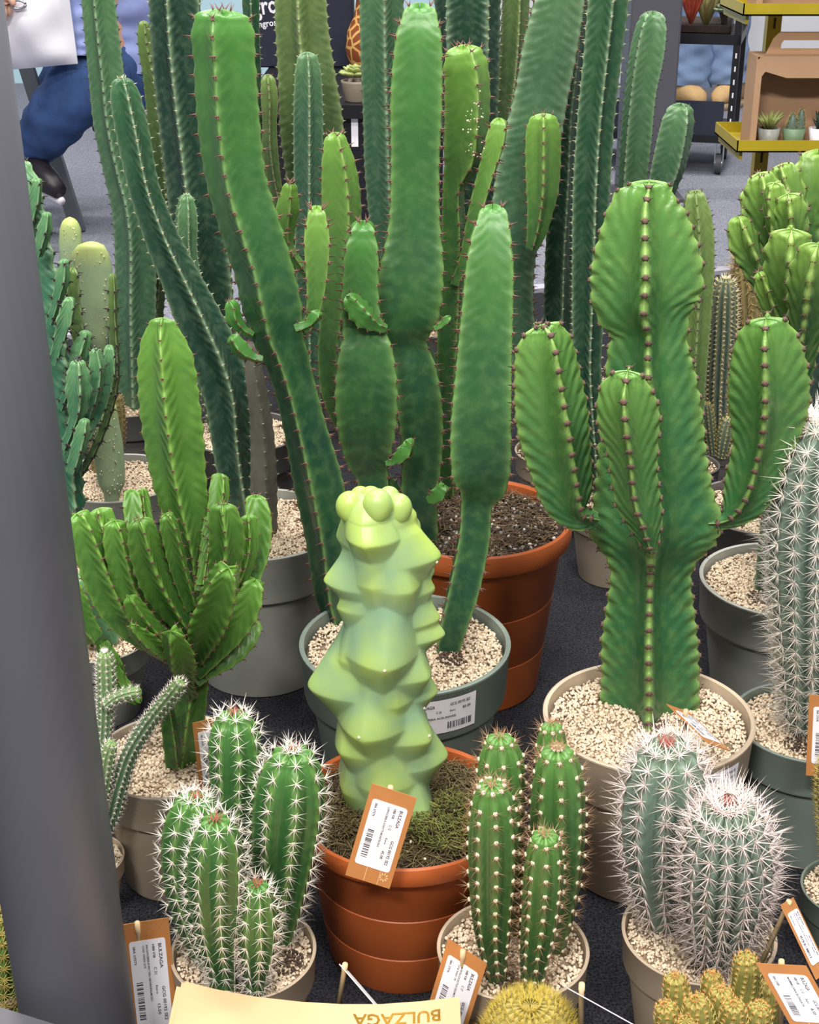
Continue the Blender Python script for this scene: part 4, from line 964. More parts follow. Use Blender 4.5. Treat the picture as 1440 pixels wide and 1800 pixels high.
def card_tag(label, c4, Ys, lines, stake=None, seed=0, card='kraft', sticker=True, group=None, peg=True):
    """c4: corner pixels top-left, top-right, bottom-right, bottom-left"""
    q = [P(x, y, Y) for (x, y), Y in zip(c4, Ys)]
    q[2] = q[1] + q[3] - q[0]                       # a flat rectangle-like card
    root = thing('plant_tag', label, 'tag', tuple((q[2]+q[3])/2), group)
    m = MB(); m.prism(q, 0.0008); m.obj('card', M[card], root)
    across = q[1]-q[0]; down = q[3]-q[0]; w = np.linalg.norm(across); h = np.linalg.norm(down)
    a = across/w; d = down/h; nn = np.cross(d, a)
    if np.dot(nn, CAM-q[0]) < 0: nn = -nn
    if sticker:
        s0 = q[0] + a*w*0.11 + d*h*0.14; W = h*0.70; Hh = w*0.78
        # rounded sticker, printed along the card's length, first line on the right-hand side
        r = 0.003; pts = []
        for cx_, cy_, a0 in ((Hh-r, r, -90), (Hh-r, W-r, 0), (r, W-r, 90), (r, r, 180)):
            for t_ in range(5):
                an_ = math.radians(a0 + 22.5*t_); pts.append(s0 + a*(cx_+r*math.cos(an_)) + d*(cy_+r*math.sin(an_)) + nn*0.0004)
        m = MB(); m.prism(pts, 0.0003); st = m.obj('sticker', M['sticker'], root)
        if lines:
            ux, uy = d, a
            sticker_print('print', st, s0 + nn*0.0004, ux, uy, W, Hh, lines, 0.0002*np.sign(np.dot(np.cross(ux, uy), nn)), seed)
        m = MB()
        for f in (0.40, 0.70):
            o_ = q[0] + a*w*f + d*h*0.845 + nn*0.0002
            m.add([o_, o_+a*0.0006, o_+a*0.0006+d*h*0.15, o_+d*h*0.15], [(0, 1, 2, 3)])
        cc = q[0] + a*w*0.80 + d*h*0.90 + nn*0.0002; rr = w*0.11
        for k in range(9):
            an_ = 2*math.pi*k/9
            for r0, r1 in ((0.45, 0.95),):
                p0 = cc + (a*math.cos(an_)+d*math.sin(an_))*rr*r0; p1 = cc + (a*math.cos(an_)+d*math.sin(an_))*rr*r1; s_ = (-a*math.sin(an_)+d*math.cos(an_))*rr*0.13
                m.add([p0-s_, p0+s_, p1+s_, p1-s_], [(0, 1, 2, 3)])
        m.obj('card_print', M['print_line'], root)
    if stake:
        (x0, y0, Y0), (x1, y1, Y1) = stake
        p0 = P(x0, y0, Y0); p1 = P(x1, y1, Y1); m = MB()
        m.tube([p0, p0+(p1-p0)*0.1, p0+(p1-p0)*0.12, p1], [0.0026, 0.0030, 0.0024, 0.0024], 10); m.obj('stake', M['peg'], root, True)
    return root
SP = lambda a, b, c, d, e='': (('BULZAGA', 'GCG 00192 SE2'), ('HBB V38', a, b), (c, e), d)
card_tag('kraft price tag at lower left, half hidden by the grey post', [(214,1626),(296,1613),(318,1836),(238,1850)], [1.125,1.118,1.108,1.115], SP('C 21', '13.50', 'PACHYCEREUS PECTEN ABORIGINUM D21', 'SBA 27573', 'COD VASO 210'), ((241,1621,1.122),(262,1780,1.13)), 1)
card_tag('kraft price tag in front of the pale knobbly cactus', [(654,1377),(733,1403),(687,1566),(607,1538)], [1.165,1.165,1.150,1.150], SP('C 12', '45.00', 'LOPHOCEREUS SCHOTTII MONSTROSUS', 'SBA 27575'), ((687,1382,1.168),(664,1545,1.175)), 2)
card_tag('kraft price tag leaning at the left rim of the front middle pot', [(788,1650),(856,1695),(812,1850),(742,1803)], [1.068,1.060,1.052,1.060], SP('C 17', '15.50', 'MYRTILLOCACTUS GEOMETRIZANS', 'SBA 27576', 'COD VASO 170'), ((814,1670,1.063),(806,1800,1.07)), 3)
card_tag('kraft price tag behind the front left cactus clump', [(339,1271),(394,1258),(412,1385),(354,1402)], [1.30,1.35,1.35,1.30], SP('C 18', '22.00', 'EUPHORBIA ERYTREA', 'SBA 27571'), ((365,1262,1.33),(372,1400,1.345)), 4)
card_tag('kraft price tag tilted back on the wide beige pot', [(1172,1237),(1212,1252),(1293,1332),(1245,1306)], [1.34,1.36,1.28,1.285], SP('C 24', '60.00', 'EUPHORBIA AMMAK VARIEGATA', 'SBA 27577'), ((1206,1248,1.33),(1200,1330,1.345)), 5)
card_tag('kraft price tag at the right edge before the tall spiny column', [(1423,1221),(1498,1228),(1490,1372),(1417,1363)], [1.37,1.37,1.36,1.36], SP('C 18', '38.00', 'PACHYCEREUS PRINGLEI', 'SBA 27578'), ((1462,1218,1.373),(1450,1380,1.40)), 6)
card_tag('narrow kraft price tag seen almost edge-on right of the white-spined pair', [(1373,1590),(1395,1577),(1458,1705),(1436,1722)], [1.06,1.09,1.03,1.01], SP('C 17', '18.00', 'PACHYCEREUS PRINGLEI', 'SBA 27579'), ((1388,1583,1.075),(1338,1695,1.08)), 7)
card_tag('kraft price tag above the golden finger cactus in the corner', [(1329,1693),(1418,1698),(1490,1822),(1396,1814)], [0.985,0.985,0.965,0.965], SP('C 12', '8.50', 'MAMMILLARIA ELONGATA', 'SBA 27580'), ((1374,1688,0.99),(1372,1820,0.99)), 8)
card_tag('small white tag on a wooden stake in front of the terracotta pot', [(597,1694),(614,1708),(690,1790),(668,1776)], [1.07,1.085,1.06,1.055], None, ((607,1694,1.072),(592,1790,1.075)), 9, card='sticker', sticker=False)
card_tag('thin white tag edge and stake right of the front middle pot', [(988,1733),(1000,1739),(1110,1800),(1098,1794)], [1.00,0.97,0.96,0.99], None, ((1023,1729,0.985),(1020,1830,0.99)), 10, card='sticker', sticker=False)

def pot_label(root, px0, px1, py, hfrac, name='price_label', seed=20, lines=None):
    """curved sticker on a pot's collar between two pixel columns"""
    X, Yc_ = root.location[0], root.location[1]; R = root['_R']*0.995; zt = root['_zf']+root['_R']*0.10
    xs = [P(px0, py, Yc_-R*0.8)[0]-X, P(px1, py, Yc_-R*0.8)[0]-X]
    a0, a1 = [math.asin(max(-1, min(1, v/R))) for v in xs]; z1 = zt*0.955; z0 = z1 - hfrac
    n_ = 16; V = []; Fs = []
    for i in range(n_+1):
        a = a0+(a1-a0)*i/n_; V += [(X+math.sin(a)*(R*0.985+0.001), Yc_-math.cos(a)*(R*0.985+0.001), z0), (X+math.sin(a)*(R+0.001), Yc_-math.cos(a)*(R+0.001), z1)]
    for i in range(n_): Fs.append((2*i, 2*i+2, 2*i+3, 2*i+1))
    st = build(name, np.array(V), Fs, M['sticker'], root, True)
    W = R*(a1-a0); mb = MB(); org = np.zeros(3); ux = np.array([1., 0, 0]); uy = np.array([0, 1., 0])
    L1, L2, L3, L4 = lines
    printed(mb, org, ux, uy, [(L1[0], W*.05, hfrac*.78, hfrac*.13, W*.27), (L1[1], W*.55, hfrac*.80, hfrac*.12, W*.34), (L2[0], W*.05, hfrac*.62, hfrac*.1, W*.15), (L2[1], W*.34, hfrac*.62, hfrac*.1, W*.08), ('Euro', W*.55, hfrac*.62, hfrac*.08, W*.09), (L2[2], W*.76, hfrac*.62, hfrac*.11, W*.14), (L3[0], W*.05, hfrac*.44, hfrac*.09, W*.6), (L4, W*.05, hfrac*.08, hfrac*.09, W*.2)], 0)
    barcode(mb, org, ux, uy, W*.52, hfrac*.12, W*.4, hfrac*.2, 0, seed)
    out = []
    for v in mb.V:
        a = a0 + v[0]/R; rr = R + 0.0016 - 0.015*R*(1-v[1]/hfrac); out.append((X+math.sin(a)*rr, Yc_-math.cos(a)*rr, z0+v[1]))
    build('print', np.array(out), mb.F, M['ink'], st, False)
pot_label(gg, 726, 836, 1240, 0.046, lines=SP('C 26', '85.00', 'EUPHORBIA ACRURENSIS', 'SBA 27574'))
pot_label(am, 1228, 1300, 1370, 0.042, lines=SP('C 24', '60.00', 'EUPHORBIA AMMAK', 'SBA 27577'))

# catalogues on a low box at the very front
Yb = 1.045
bk = [(325,1725),(380,1739),(450,1752),(530,1761),(600,1765),(670,1765),(740,1760),(808,1752)]
back_pts = [P(x, y, Yb) for x, y in bk]; zmin = min(p_[2] for p_ in back_pts)
stand = thing('display_box', 'low dark box carrying the tan catalogue at the bottom edge', 'box', (float(np.mean([p_[0] for p_ in back_pts])), 0.93, 0))
m = MB(); m.box((back_pts[0][0]+0.02, 0.80, 0), (back_pts[-1][0]-0.01, Yb-0.005, zmin-0.0085), 0.003); m.obj('body', simple('dark_box', '#2a2a2f', 0.7, 0.1, 30), stand)
cat_ = thing('catalogue', 'tan catalogue with gold foil lettering lying at the bottom edge', 'catalogue', (stand.location[0], 0.93, zmin-0.008))
def sheet(name, off, dz, th, mat):
    V = []; n_ = len(back_pts)
    for dzz in (0, -th):
        for yy_ in (0.0, -0.10, -0.215):
            for p_ in back_pts: V.append((p_[0]+off, p_[1]+yy_, p_[2]+dz+dzz))
    Fs = []; L_ = 3*n_
    for r in range(2):
        for i in range(n_-1): a = r*n_+i; Fs += [(a, a+n_, a+n_+1, a+1), (L_+a, L_+a+1, L_+a+n_+1, L_+a+n_)]
    for i in range(n_-1): Fs += [(i, i+1, L_+i+1, L_+i), (2*n_+i, L_+2*n_+i, L_+2*n_+i+1, 2*n_+i+1)]
    for r in range(2):
        a = r*n_; Fs += [(a, L_+a, L_+a+n_, a+n_)]; a = r*n_+n_-1; Fs += [(a, a+n_, L_+a+n_, L_+a)]
    return build(name, np.array(V), Fs, mat, cat_, False)
sheet('cover', 0.0, 0.0, 0.0012, M['tan']); sheet('page_block', -0.003, -0.0012, 0.0045, M['tan']); sheet('back_cover', -0.008, -0.0057, 0.0014, M['tan'])
V, F_ = text_mesh('BULZAGA'); sc = 0.081/V[:, 0].max(); pr = P(776, 1779, Yb-0.03)
xr = G(776, 1779, zmin+0.003)
bx_ = np.array([p_[0] for p_ in back_pts]); bz_ = np.array([p_[2] for p_ in back_pts])
vv_ = []
for v in V:
    x = xr[0] - v[0]*sc; vv_.append((x, xr[1] - v[1]*sc*1.15, np.interp(x, bx_, bz_)+0.0004))
build('lettering', np.array(vv_), F_, M['gold'], cat_, False)

# ================================================================== BACKGROUND: seated person and stool
denim_d = simple('dark_denim', '#2c4a7d', 0.85, 0.2, 25, 0.3); denim_l = simple('light_denim', '#7d95b8', 0.85, 0.12, 12, 0.15)
skin = simple('skin', '#c99a84', 0.55, 0.08, 20); shirt = simple('blue_shirt', '#8f9cd0', 0.8, 0.15, 14, 0.3); navy = simple('navy_cloth', '#23263a', 0.8, 0.1, 20)
white_cloth = simple('white_bag_cloth', '#e8e6f0', 0.7, 0.06, 5, 0.2); black_leather = simple('black_leather', '#1d1a20', 0.45, 0.15, 40); sole = simple('white_sole', '#e6e0e6', 0.6, 0.05, 20)
metal = simple('grey_metal', '#6f7478', 0.4, 0.08, 10, metal=0.3)
def skin_body(name, joints, edges, parent, mat, sub=2):
    """one continuous surface grown over a posed skeleton; joints: (x, y, z, radius)"""
    off = root_off(parent); me = bpy.data.meshes.new(name)
    me.from_pydata([tuple(np.array(j[:3])-off) for j in joints], edges, []); me.update()
    o = bpy.data.objects.new(name, me); C.objects.link(o); o.parent = parent
    md = o.modifiers.new('skin', 'SKIN'); o.modifiers.new('sub', 'SUBSURF').levels = sub; o.modifiers['sub'].render_levels = sub
    for i, j in enumerate(joints):
        me.skin_vertices[0].data[i].radius = (j[3], j[3] if len(j) < 5 else j[4])
    me.skin_vertices[0].data[0].use_root = True
    md.use_smooth_shade = True; me.materials.append(mat); return o
def garment(name, pts, rad, mat, parent, seg=28, fold=0.06, cuts=14, seed=0):
    r = np.random.default_rng(seed); pts = np.array(pts, float); T = np.arange(len(pts), dtype=float)
    A = np.concatenate([pts, np.array(rad, float)[:, None]], axis=1); t = np.linspace(0, T[-1], cuts*(len(pts)-1)); Q = hermite(T, A, t)
    tan = np.gradient(Q[:, :3], axis=0); tan /= np.linalg.norm(tan, axis=1, keepdims=True)
    ref = np.array([0.1, -1, 0.15]); e1 = ref-tan*(tan@ref)[:, None]; e1 /= np.linalg.norm(e1, axis=1, keepdims=True); e2 = np.cross(tan, e1)
    an_ = np.linspace(0, 2*math.pi, seg, endpoint=False); ph = r.uniform(0, 6, 4)
    w = 1 + fold*(np.sin(t*5.1+ph[0])[:, None]*np.cos(an_*2+ph[1])[None] + 0.7*np.sin(t*11+ph[2])[:, None]*np.sin(an_*3+ph[3])[None])
    rr = Q[:, 3][:, None]*w
    V = Q[:, None, :3] + e1[:, None]*(rr*np.cos(an_))[..., None] + e2[:, None]*(rr*np.sin(an_))[..., None]
    m_, s_ = rr.shape; idx = np.arange(m_*s_).reshape(m_, s_); nx = np.roll(idx, -1, axis=1)
    F_ = np.stack([idx[:-1], nx[:-1], nx[1:], idx[1:]], axis=-1).reshape(-1, 4)
    return build(name, V.reshape(-1, 3), F_, mat, parent, True)
Yq = 4.9
J = lambda x, y, dy=0.0: tuple(P(x, y, Yq+dy))
hipz = J(222, 130, 0.1)
pe = thing('person', 'seated person in dark jeans and a blue shirt holding a white bag', 'person', (hipz[0], Yq, FLOOR))
jn = [(*hipz, 0.13), (*J(225, 40, 0.12), 0.13), (*J(220, -70, 0.12), 0.15), (*J(215, -130, 0.12), 0.06), (*J(212, -165, 0.12), 0.075), (*J(210, -215, 0.12), 0.085),
      (*J(170, -75, -0.05), 0.055), (*J(136, 20, -0.12), 0.045), (*J(138, 92, -0.14), 0.042), (*J(80, 60, -0.2), 0.036), (*J(20, 20, -0.25), 0.028),
      (*J(160, 125, -0.02), 0.085), (*J(140, 150, -0.12), 0.075), (*J(95, 210, -0.1), 0.06), (*J(55, 262, -0.05), 0.04), (*J(70, 300, -0.12), 0.035), (*J(92, 325, -0.2), 0.03),
      (*J(190, 110, 0.3), 0.085), (*J(120, 120, 0.35), 0.07), (*J(70, 230, 0.35), 0.055), (*J(60, 300, 0.35), 0.04), (*J(40, 318, 0.25), 0.03)]
skin_body('body', jn, [(0,1),(1,2),(2,3),(3,4),(4,5),(2,6),(6,7),(7,8),(8,9),(9,10),(0,11),(11,12),(12,13),(13,14),(14,15),(15,16),(0,17),(17,18),(18,19),(19,20),(20,21)], pe, skin)
garment('jeans_leg', [hipz, J(175,122,0.0), J(142,150,-0.11), J(100,205,-0.11), J(66,248,-0.07), J(50,268,-0.05)], [0.14, 0.118, 0.104, 0.096, 0.078, 0.062], denim_d, pe, fold=0.05, seed=2)
garment('jeans_leg', [hipz, J(180,115,0.25), J(125,128,0.35), J(95,190,0.35), J(72,245,0.35), J(66,270,0.35)], [0.13, 0.10, 0.09, 0.08, 0.07, 0.06], denim_d, pe, fold=0.05, seed=3)
garment('shirt', [J(224,130,0.1), J(226,60,0.12), J(222,-20,0.12), J(218,-100,0.12)], [0.15, 0.155, 0.17, 0.10], shirt, pe, fold=0.04, seed=5)
garment('sleeve', [J(190,-90,0.0), J(152,-50,-0.08), J(134,20,-0.12), J(140,70,-0.14), J(142,100,-0.15)], [0.085, 0.072, 0.062, 0.056, 0.05], shirt, pe, fold=0.09, cuts=20, seed=6)
# hand: palm and five curled fingers in front of the bag
def hand(parent, cx, cy, Y):
    s = lambda x, y, dy=0: tuple(P(cx+x, cy+y, Y+dy))
    jn = [(*s(-6, -20), 0.028), (*s(-4, -2), 0.030), (*s(-14, 2), 0.012), (*s(-16, 14, -.01), 0.0105), (*s(-14, 24, .0), 0.009), (*s(-6, 6, -.01), 0.012), (*s(-7, 20, -.02), 0.011), (*s(-6, 31, 0), 0.009),
          (*s(2, 5, -.01), 0.012), (*s(2, 18, -.02), 0.010), (*s(2, 28, 0), 0.009), (*s(9, 2), 0.011), (*s(10, 12, -.01), 0.009), (*s(9, 20, .0), 0.008), (*s(8, -14, -.01), 0.012), (*s(16, -6, -.02), 0.011), (*s(19, 4, -.02), 0.009)]
    skin_body('hand', jn, [(0,1),(1,2),(2,3),(3,4),(1,5),(5,6),(6,7),(1,8),(8,9),(9,10),(1,11),(11,12),(12,13),(0,14),(14,15),(15,16)], parent, skin, 1)
hand(pe, 6, 8, Yq-0.33)
mb = MB(); c = P(32, 8, Yq-0.34); ring = [c + np.array([math.cos(t)*0.022, 0, math.sin(t)*0.012]) for t in np.linspace(0, 2*math.pi, 17)]
mb.tube(ring, 0.0045, 8); mb.obj('bracelet', simple('silver', '#b9b9bd', 0.25, 0.05, 20, metal=0.9), pe, True)
# black shoe with a thick pale sole
fc = [np.array(J(x, y, d_)) for x, y, d_ in ((54,282,-0.06),(66,300,-0.12),(84,318,-0.17),(104,336,-0.22))]
mb = MB(); mb.tube(fc, [0.042, 0.046, 0.042, 0.026], 16); sh = mb.obj('shoe', black_leather, pe, True)
mb = MB(); mb.tube([f_ + np.array([0.004, 0.01, -0.036]) for f_ in fc], [0.02, 0.024, 0.024, 0.012], 14); mb.obj('sole', sole, sh, True)
# bag
def pillow(name, quad, thick, mat, parent, nu=18, nv=16, seed=0, fold=0.012):
    q = [np.array(v) for v in quad]; V = []; r = np.random.default_rng(seed); ph = r.uniform(0, 6, 3)
    for sgn in (-1, 1):
        for i in range(nu+1):
            for j in range(nv+1):
                u, v = i/nu, j/nv; p_ = q[0]*(1-u)*(1-v)+q[1]*u*(1-v)+q[2]*u*v+q[3]*(1-u)*v
                t_ = (1-(2*u-1)**6)*(1-(2*v-1)**6)
                V.append(p_ + np.array([0, sgn*(thick*t_ + fold*t_*math.sin(9*u+3*v+ph[0])*math.cos(7*v-4*u+ph[1])), 0]))
    n1 = (nu+1)*(nv+1); Fs = []
    for i in range(nu):
        for j in range(nv):
            a = i*(nv+1)+j; Fs += [(a, a+1, a+nv+2, a+nv+1), (n1+a, n1+a+nv+1, n1+a+nv+2, n1+a+1)]
    return build(name, np.array(V), Fs, mat, parent, True)
bg_ = thing('cloth_bag', 'white cloth bag held on the lap of the seated person', 'bag', tuple(P(60, 120, Yq-0.24)))
pillow('bag_body', [P(-70, -90, Yq-0.22), P(112, -80, Yq-0.22), P(137, 112, Yq-0.24), P(-40, 128, Yq-0.24)], 0.075, white_cloth, bg_, fold=0.03)
mb = MB(); mb.tube([P(-20, -90, Yq-0.26), P(0, -150, Yq-0.26), P(50, -150, Yq-0.26), P(70, -85, Yq-0.26)], 0.012, 8); mb.obj('strap', white_cloth, bg_, True)
# pedestal stool, hidden for the most part by the columns
stl = thing('bar_stool', 'grey pedestal stool under the seated person', 'stool', (hipz[0]+0.03, Yq+0.1, FLOOR))
seatz = hipz[2]-0.16; cs0 = (hipz[0]+0.03, Yq+0.1, 0)
mb = MB(); mb.lathe((cs0[0], cs0[1], seatz), [(0.02, -0.03), (0.14, -0.03), (0.155, -0.015), (0.155, 0.0), (0.14, 0.008), (0.02, 0.01)], 36); mb.obj('seat', simple('dark_seat', '#3a3c44', 0.5, 0.08, 10), stl, True)
mb = MB(); mb.lathe((cs0[0], cs0[1], FLOOR), [(0.022, 0.015), (0.022, seatz-FLOOR-0.03)], 20); mb.obj('column', metal, stl, True)
mb = MB(); mb.lathe((cs0[0], cs0[1], FLOOR), [(0.11, 0), (0.11, 0.008), (0.03, 0.02)], 32); mb.obj('base', metal, stl, True)
# easel-like table leg slanting in front of the person
tb = thing('folding_table', 'grey table with slanted flat metal legs in front of the seated person', 'table', (*P(100, 400, 5.06)[:2], FLOOR))
def flat_bar(p0, p1, w, th, name, mat, parent):
    p0 = np.array(p0); p1 = np.array(p1); d = p1-p0; d /= np.linalg.norm(d); s = np.cross(d, [0, 1, 0]); s /= np.linalg.norm(s)
    m = MB(); q = [p0-s*w, p0+s*w, p1+s*w, p1-s*w]; V = [tuple(v) for v in q] + [tuple(v+np.array([0, th, 0])) for v in q]
    m.add(V, [(0,1,2,3), (7,6,5,4), (0,4,5,1), (1,5,6,2), (2,6,7,3), (3,7,4,0)]); return m.obj(name, mat, parent)
leg_top = P(-12, -60, 5.06); leg_bot = P(140, 418, 5.06); k_ = (FLOOR-leg_bot[2])/(leg_top[2]-leg_bot[2]); leg_bot = leg_bot + (leg_top-leg_bot)*k_
w_ = 13*mpx(leg_top)
flat_bar(leg_top, leg_bot, w_, 0.03, 'leg', metal, tb)
flat_bar(leg_top-np.array([0.9, 0, 0]), leg_bot-np.array([1.1, 0, 0]), w_, 0.03, 'leg', metal, tb)
m = MB(); m.box((leg_top[0]-1.0, 5.0, leg_top[2]), (leg_top[0]+0.02, 5.5, leg_top[2]+0.02)); m.obj('table_top', metal, tb)

# ================================================================== BACKGROUND: low black table with navy bag, vase and rosette
Yt = 4.6; zt_ = float(P(628, 180, Yt)[2])
tx0, tx1 = P(430, 180, Yt)[0], P(648, 180, Yt)[0]
blk = simple('black_lacquer', '#15161c', 0.4, 0.1, 20)
bt = thing('black_table', 'low black display table behind the central columns', 'table', ((tx0+tx1)/2, Yt+0.5, FLOOR))
m = MB(); m.box((tx0, Yt-0.06, zt_-0.04), (tx1+0.25, Yt+1.0, zt_)); m.obj('table_top', blk, bt)
m = MB(); m.box((tx0+0.02, Yt-0.03, FLOOR), (tx1+0.23, Yt+0.97, zt_-0.04)); m.obj('table_body', blk, bt)
m = MB(); c0 = P(617, 195, Yt-0.035); c1 = P(630, 258, Yt-0.035); m.box((c0[0], Yt-0.034, c1[2]), (c1[0], Yt-0.031, c0[2])); m.obj('price_sheet', M['sticker'], bt)
Yn = float(G(480, 119, zt_)[1])
nb = thing('navy_bag', 'navy paper bag with white lettering on the black table', 'bag', tuple(P(530, 119, Yn)))
zb_ = zt_; q0 = P(440, 119, Yn); q1 = P(622, 112, Yn)
m = MB(); m.box((q0[0], Yn, zb_), (q1[0], Yn+0.16, zb_+0.42), 0.006); m.obj('bag_body', navy, nb)
m = MB()
for s in (0.3, 0.7):
    xa = q0[0]+(q1[0]-q0[0])*s
m.tube([(q0[0]+0.1, Yn-0.004, zb_+0.40), (q0[0]+0.12, Yn-0.004, zb_+0.52), (q1[0]-0.12, Yn-0.004, zb_+0.52), (q1[0]-0.1, Yn-0.004, zb_+0.40)], 0.006, 8); m.obj('handle', navy, nb, True)
m = MB(); sc_ = mpx(q0); e0 = P(449, 27, Yn-0.002); e1_ = P(449, 51, Yn-0.002); ux = np.array([math.cos(.12), 0, math.sin(.12)]); uz = np.array([-math.sin(.12), 0, math.cos(.12)])
printed(m, P(447, 27, Yn-0.002), ux, uz, [('gro', 0, 0, 42*sc_, 42*sc_)], 0.0); printed(m, P(452, 49, Yn-0.002), ux, uz, [('ingross', 0, 0, 16*sc_, 40*sc_)], 0.0)
m.obj('lettering', M['sticker'], nb)
mv, nt, b = nodes('giraffe_spots'); tv = ncoord(nt, 26, kind='ShaderNodeTexVoronoi'); tv.feature = 'DISTANCE_TO_EDGE'
f = mth(nt, 'GREATER_THAN', tv.outputs[0], 0.10); nt.links.new(mixc(nt, f, srgb('#d9a860'), srgb('#8a4a28')), b.inputs['Base Color']); b.inputs['Roughness'].default_value = 0.4
vb = P(650, 122, 5.3); vz = zt_; vs = mpx(vb)
m = MB(); m.lathe((vb[0], 5.3, vz), [(28*vs, 0), (34*vs, 0.01), (42*vs, 0.08), (38*vs, 0.14), (26*vs, 0.19), (22*vs, 0.24), (26*vs, 0.27), (22*vs, 0.27), (18*vs, 0.22)], 32)
tag(m.obj('vase', mv, None, True), 'brown giraffe-patterned vase behind the small rosette succulent', 'vase')
def rosette(root, c, R, rows, mat, tilt0=75, name='leaf', width=0.3, thick=0.12, tipcol=None):
    for r_, cnt in enumerate(rows):
        el = math.radians(12 + (tilt0-12)*r_/max(1, len(rows)-1)); ln = R*(1-0.45*r_/max(1, len(rows)-1))
        for k in range(cnt):
            a = 2*math.pi*k/cnt + r_*0.9 + rng.uniform(-.1, .1)
            d = np.array([math.cos(a)*math.cos(el), math.sin(a)*math.cos(el), math.sin(el)]); s = np.array([-math.sin(a), math.cos(a), 0]); nn = np.cross(d, s)
            Rm = np.stack([d, s, nn], axis=1); m = MB(); m.ball((0, 0, 0), (0.5, width, thick), 8, 6)
            V = np.array(m.V); V[:, 1] *= 0.55 + 0.75*np.clip(V[:, 0]+0.5, 0, 1); V = V*ln
            W = (V + np.array([ln*0.5, 0, 0])) @ Rm.T + np.array(c)
            build(name, W, m.F, mat, root, True)
M['rosette'] = simple('pale_green_leaf', '#a9b56a', 0.5, 0.2, 30); M['rosette2'] = simple('grey_green_leaf', '#9aa888', 0.5, 0.2, 40)
rp = P(628, 178, Yt+0.02); rR = 30*mpx(rp)
rs = thing('potted_rosette', 'small rosette succulent in a grey pot at the table edge', 'potted plant', (rp[0], Yt+0.03, zt_))
m = MB(); m.lathe((rp[0], Yt+0.03, zt_), [(rR*0.7, 0), (rR*0.75, 0.003), (rR*0.92, 0.055), (rR*0.95, 0.062), (rR*0.86, 0.062), (rR*0.8, 0.045)], 28); m.obj('pot', M['taupe'], rs, True)
rosette(rs, (rp[0], Yt+0.03, zt_+0.075), rR*1.15, [9, 8, 6, 4], M['rosette'], width=0.24)

# ================================================================== BACKGROUND: black trolley with succulents, legs behind it
Yv = 6.05; Xr = float(P(1288, 240, Yv)[0]); Xl = Xr-0.62; D = 0.46
tr = thing('plant_trolley', 'black metal trolley on casters with a tray of succulents', 'trolley', ((Xl+Xr)/2, Yv+D/2, FLOOR))
zA, zB = float(P(1240, 240, Yv)[2]), float(P(1240, 181, Yv)[2]); zC, zD = float(P(1240, 80, Yv)[2]), float(P(1240, 62, Yv)[2])
navyboard = simple('dark_blue_board', '#2b3140', 0.4, 0.08, 8)
m = MB(); m.box((Xl, Yv, zA-0.03), (Xr, Yv+D, zA)); m.obj('lower_shelf', blk, tr)
m = MB(); m.box((Xl+0.01, Yv+0.01, zA), (Xr-0.045, Yv+0.022, zB)); m.obj('front_board', navyboard, tr)
m = MB(); m.box((Xl, Yv, zC), (Xr, Yv+D, zD)); m.obj('upper_shelf', blk, tr)
for x in (Xl, Xr-0.028):
    for y in (Yv, Yv+D-0.028):
        m = MB(); m.box((x, y, zA-0.03), (x+0.028, y+0.028, zD+0.3)); m.obj('upright', blk, tr)
for y in (Yv+0.06, Yv+0.12, Yv+0.18, Yv+0.24):
    pass
for zz_ in np.linspace(zA+0.05, zC-0.05, 6):
    m = MB(); m.box((Xr-0.017, Yv-0.001, zz_), (Xr-0.011, Yv, zz_+0.02)); m.obj('slot', M['sticker'], tr)
for x in (Xl+0.05, Xr-0.05):
    for y in (Yv+0.05, Yv+D-0.05):
        m = MB(); r_ = 0.042
        pts_ = []; c = np.array([x, y, FLOOR+r_])
        m.tube([c-np.array([0.012, 0, 0]), c+np.array([0.012, 0, 0])], r_, 24); cs = m.obj('caster_wheel', simple('grey_rubber', '#4a4a4e', 0.6, 0.1, 30), tr)
        m = MB(); m.tube([c-np.array([0.014, 0, 0]), c+np.array([0.014, 0, 0])], r_*0.5, 20); m.obj('hub', simple('chrome', '#c9ccd2', 0.2, 0.05, 20, metal=0.9), cs)
        m = MB(); m.box((x-0.018, y-0.012, FLOOR+r_), (x-0.014, y+0.03, zA-0.03)); m.box((x+0.014, y-0.012, FLOOR+r_), (x+0.018, y+0.03, zA-0.03)); m.box((x-0.018, y-0.02, zA-0.04), (x+0.018, y+0.03, zA-0.03)); m.obj('fork', bpy.data.materials['chrome'], cs)
glass, nt, b = nodes('clear_plastic'); b.inputs['Transmission Weight'].default_value = 1.0; b.inputs['Roughness'].default_value = 0.08; b.inputs['IOR'].default_value = 1.2; b.inputs['Base Color'].default_value = (0.97, 0.98, 1, 1)
tx_l, tx_r = Xr-0.50, float(P(1300, 40, Yv)[0])-0.03
ty = thing('plastic_tray', 'clear plastic tray on the trolley holding red and green succulents', 'tray', ((tx_l+tx_r)/2, Yv+0.2, zD))
def open_box(mb, lo, hi, th):
    mb.box((lo[0], lo[1], lo[2]), (hi[0], hi[1], lo[2]+th)); mb.box((lo[0], lo[1], lo[2]+th), (lo[0]+th, hi[1], hi[2])); mb.box((hi[0]-th, lo[1], lo[2]+th), (hi[0], hi[1], hi[2]))
    mb.box((lo[0]+th, lo[1], lo[2]+th), (hi[0]-th, lo[1]+th, hi[2])); mb.box((lo[0]+th, hi[1]-th, lo[2]+th), (hi[0]-th, hi[1], hi[2]))
m = MB(); open_box(m, (tx_l, Yv+0.02, zD), (tx_r, Yv+D-0.03, zD+0.20), 0.003); m.obj('tray_shell', glass, ty)
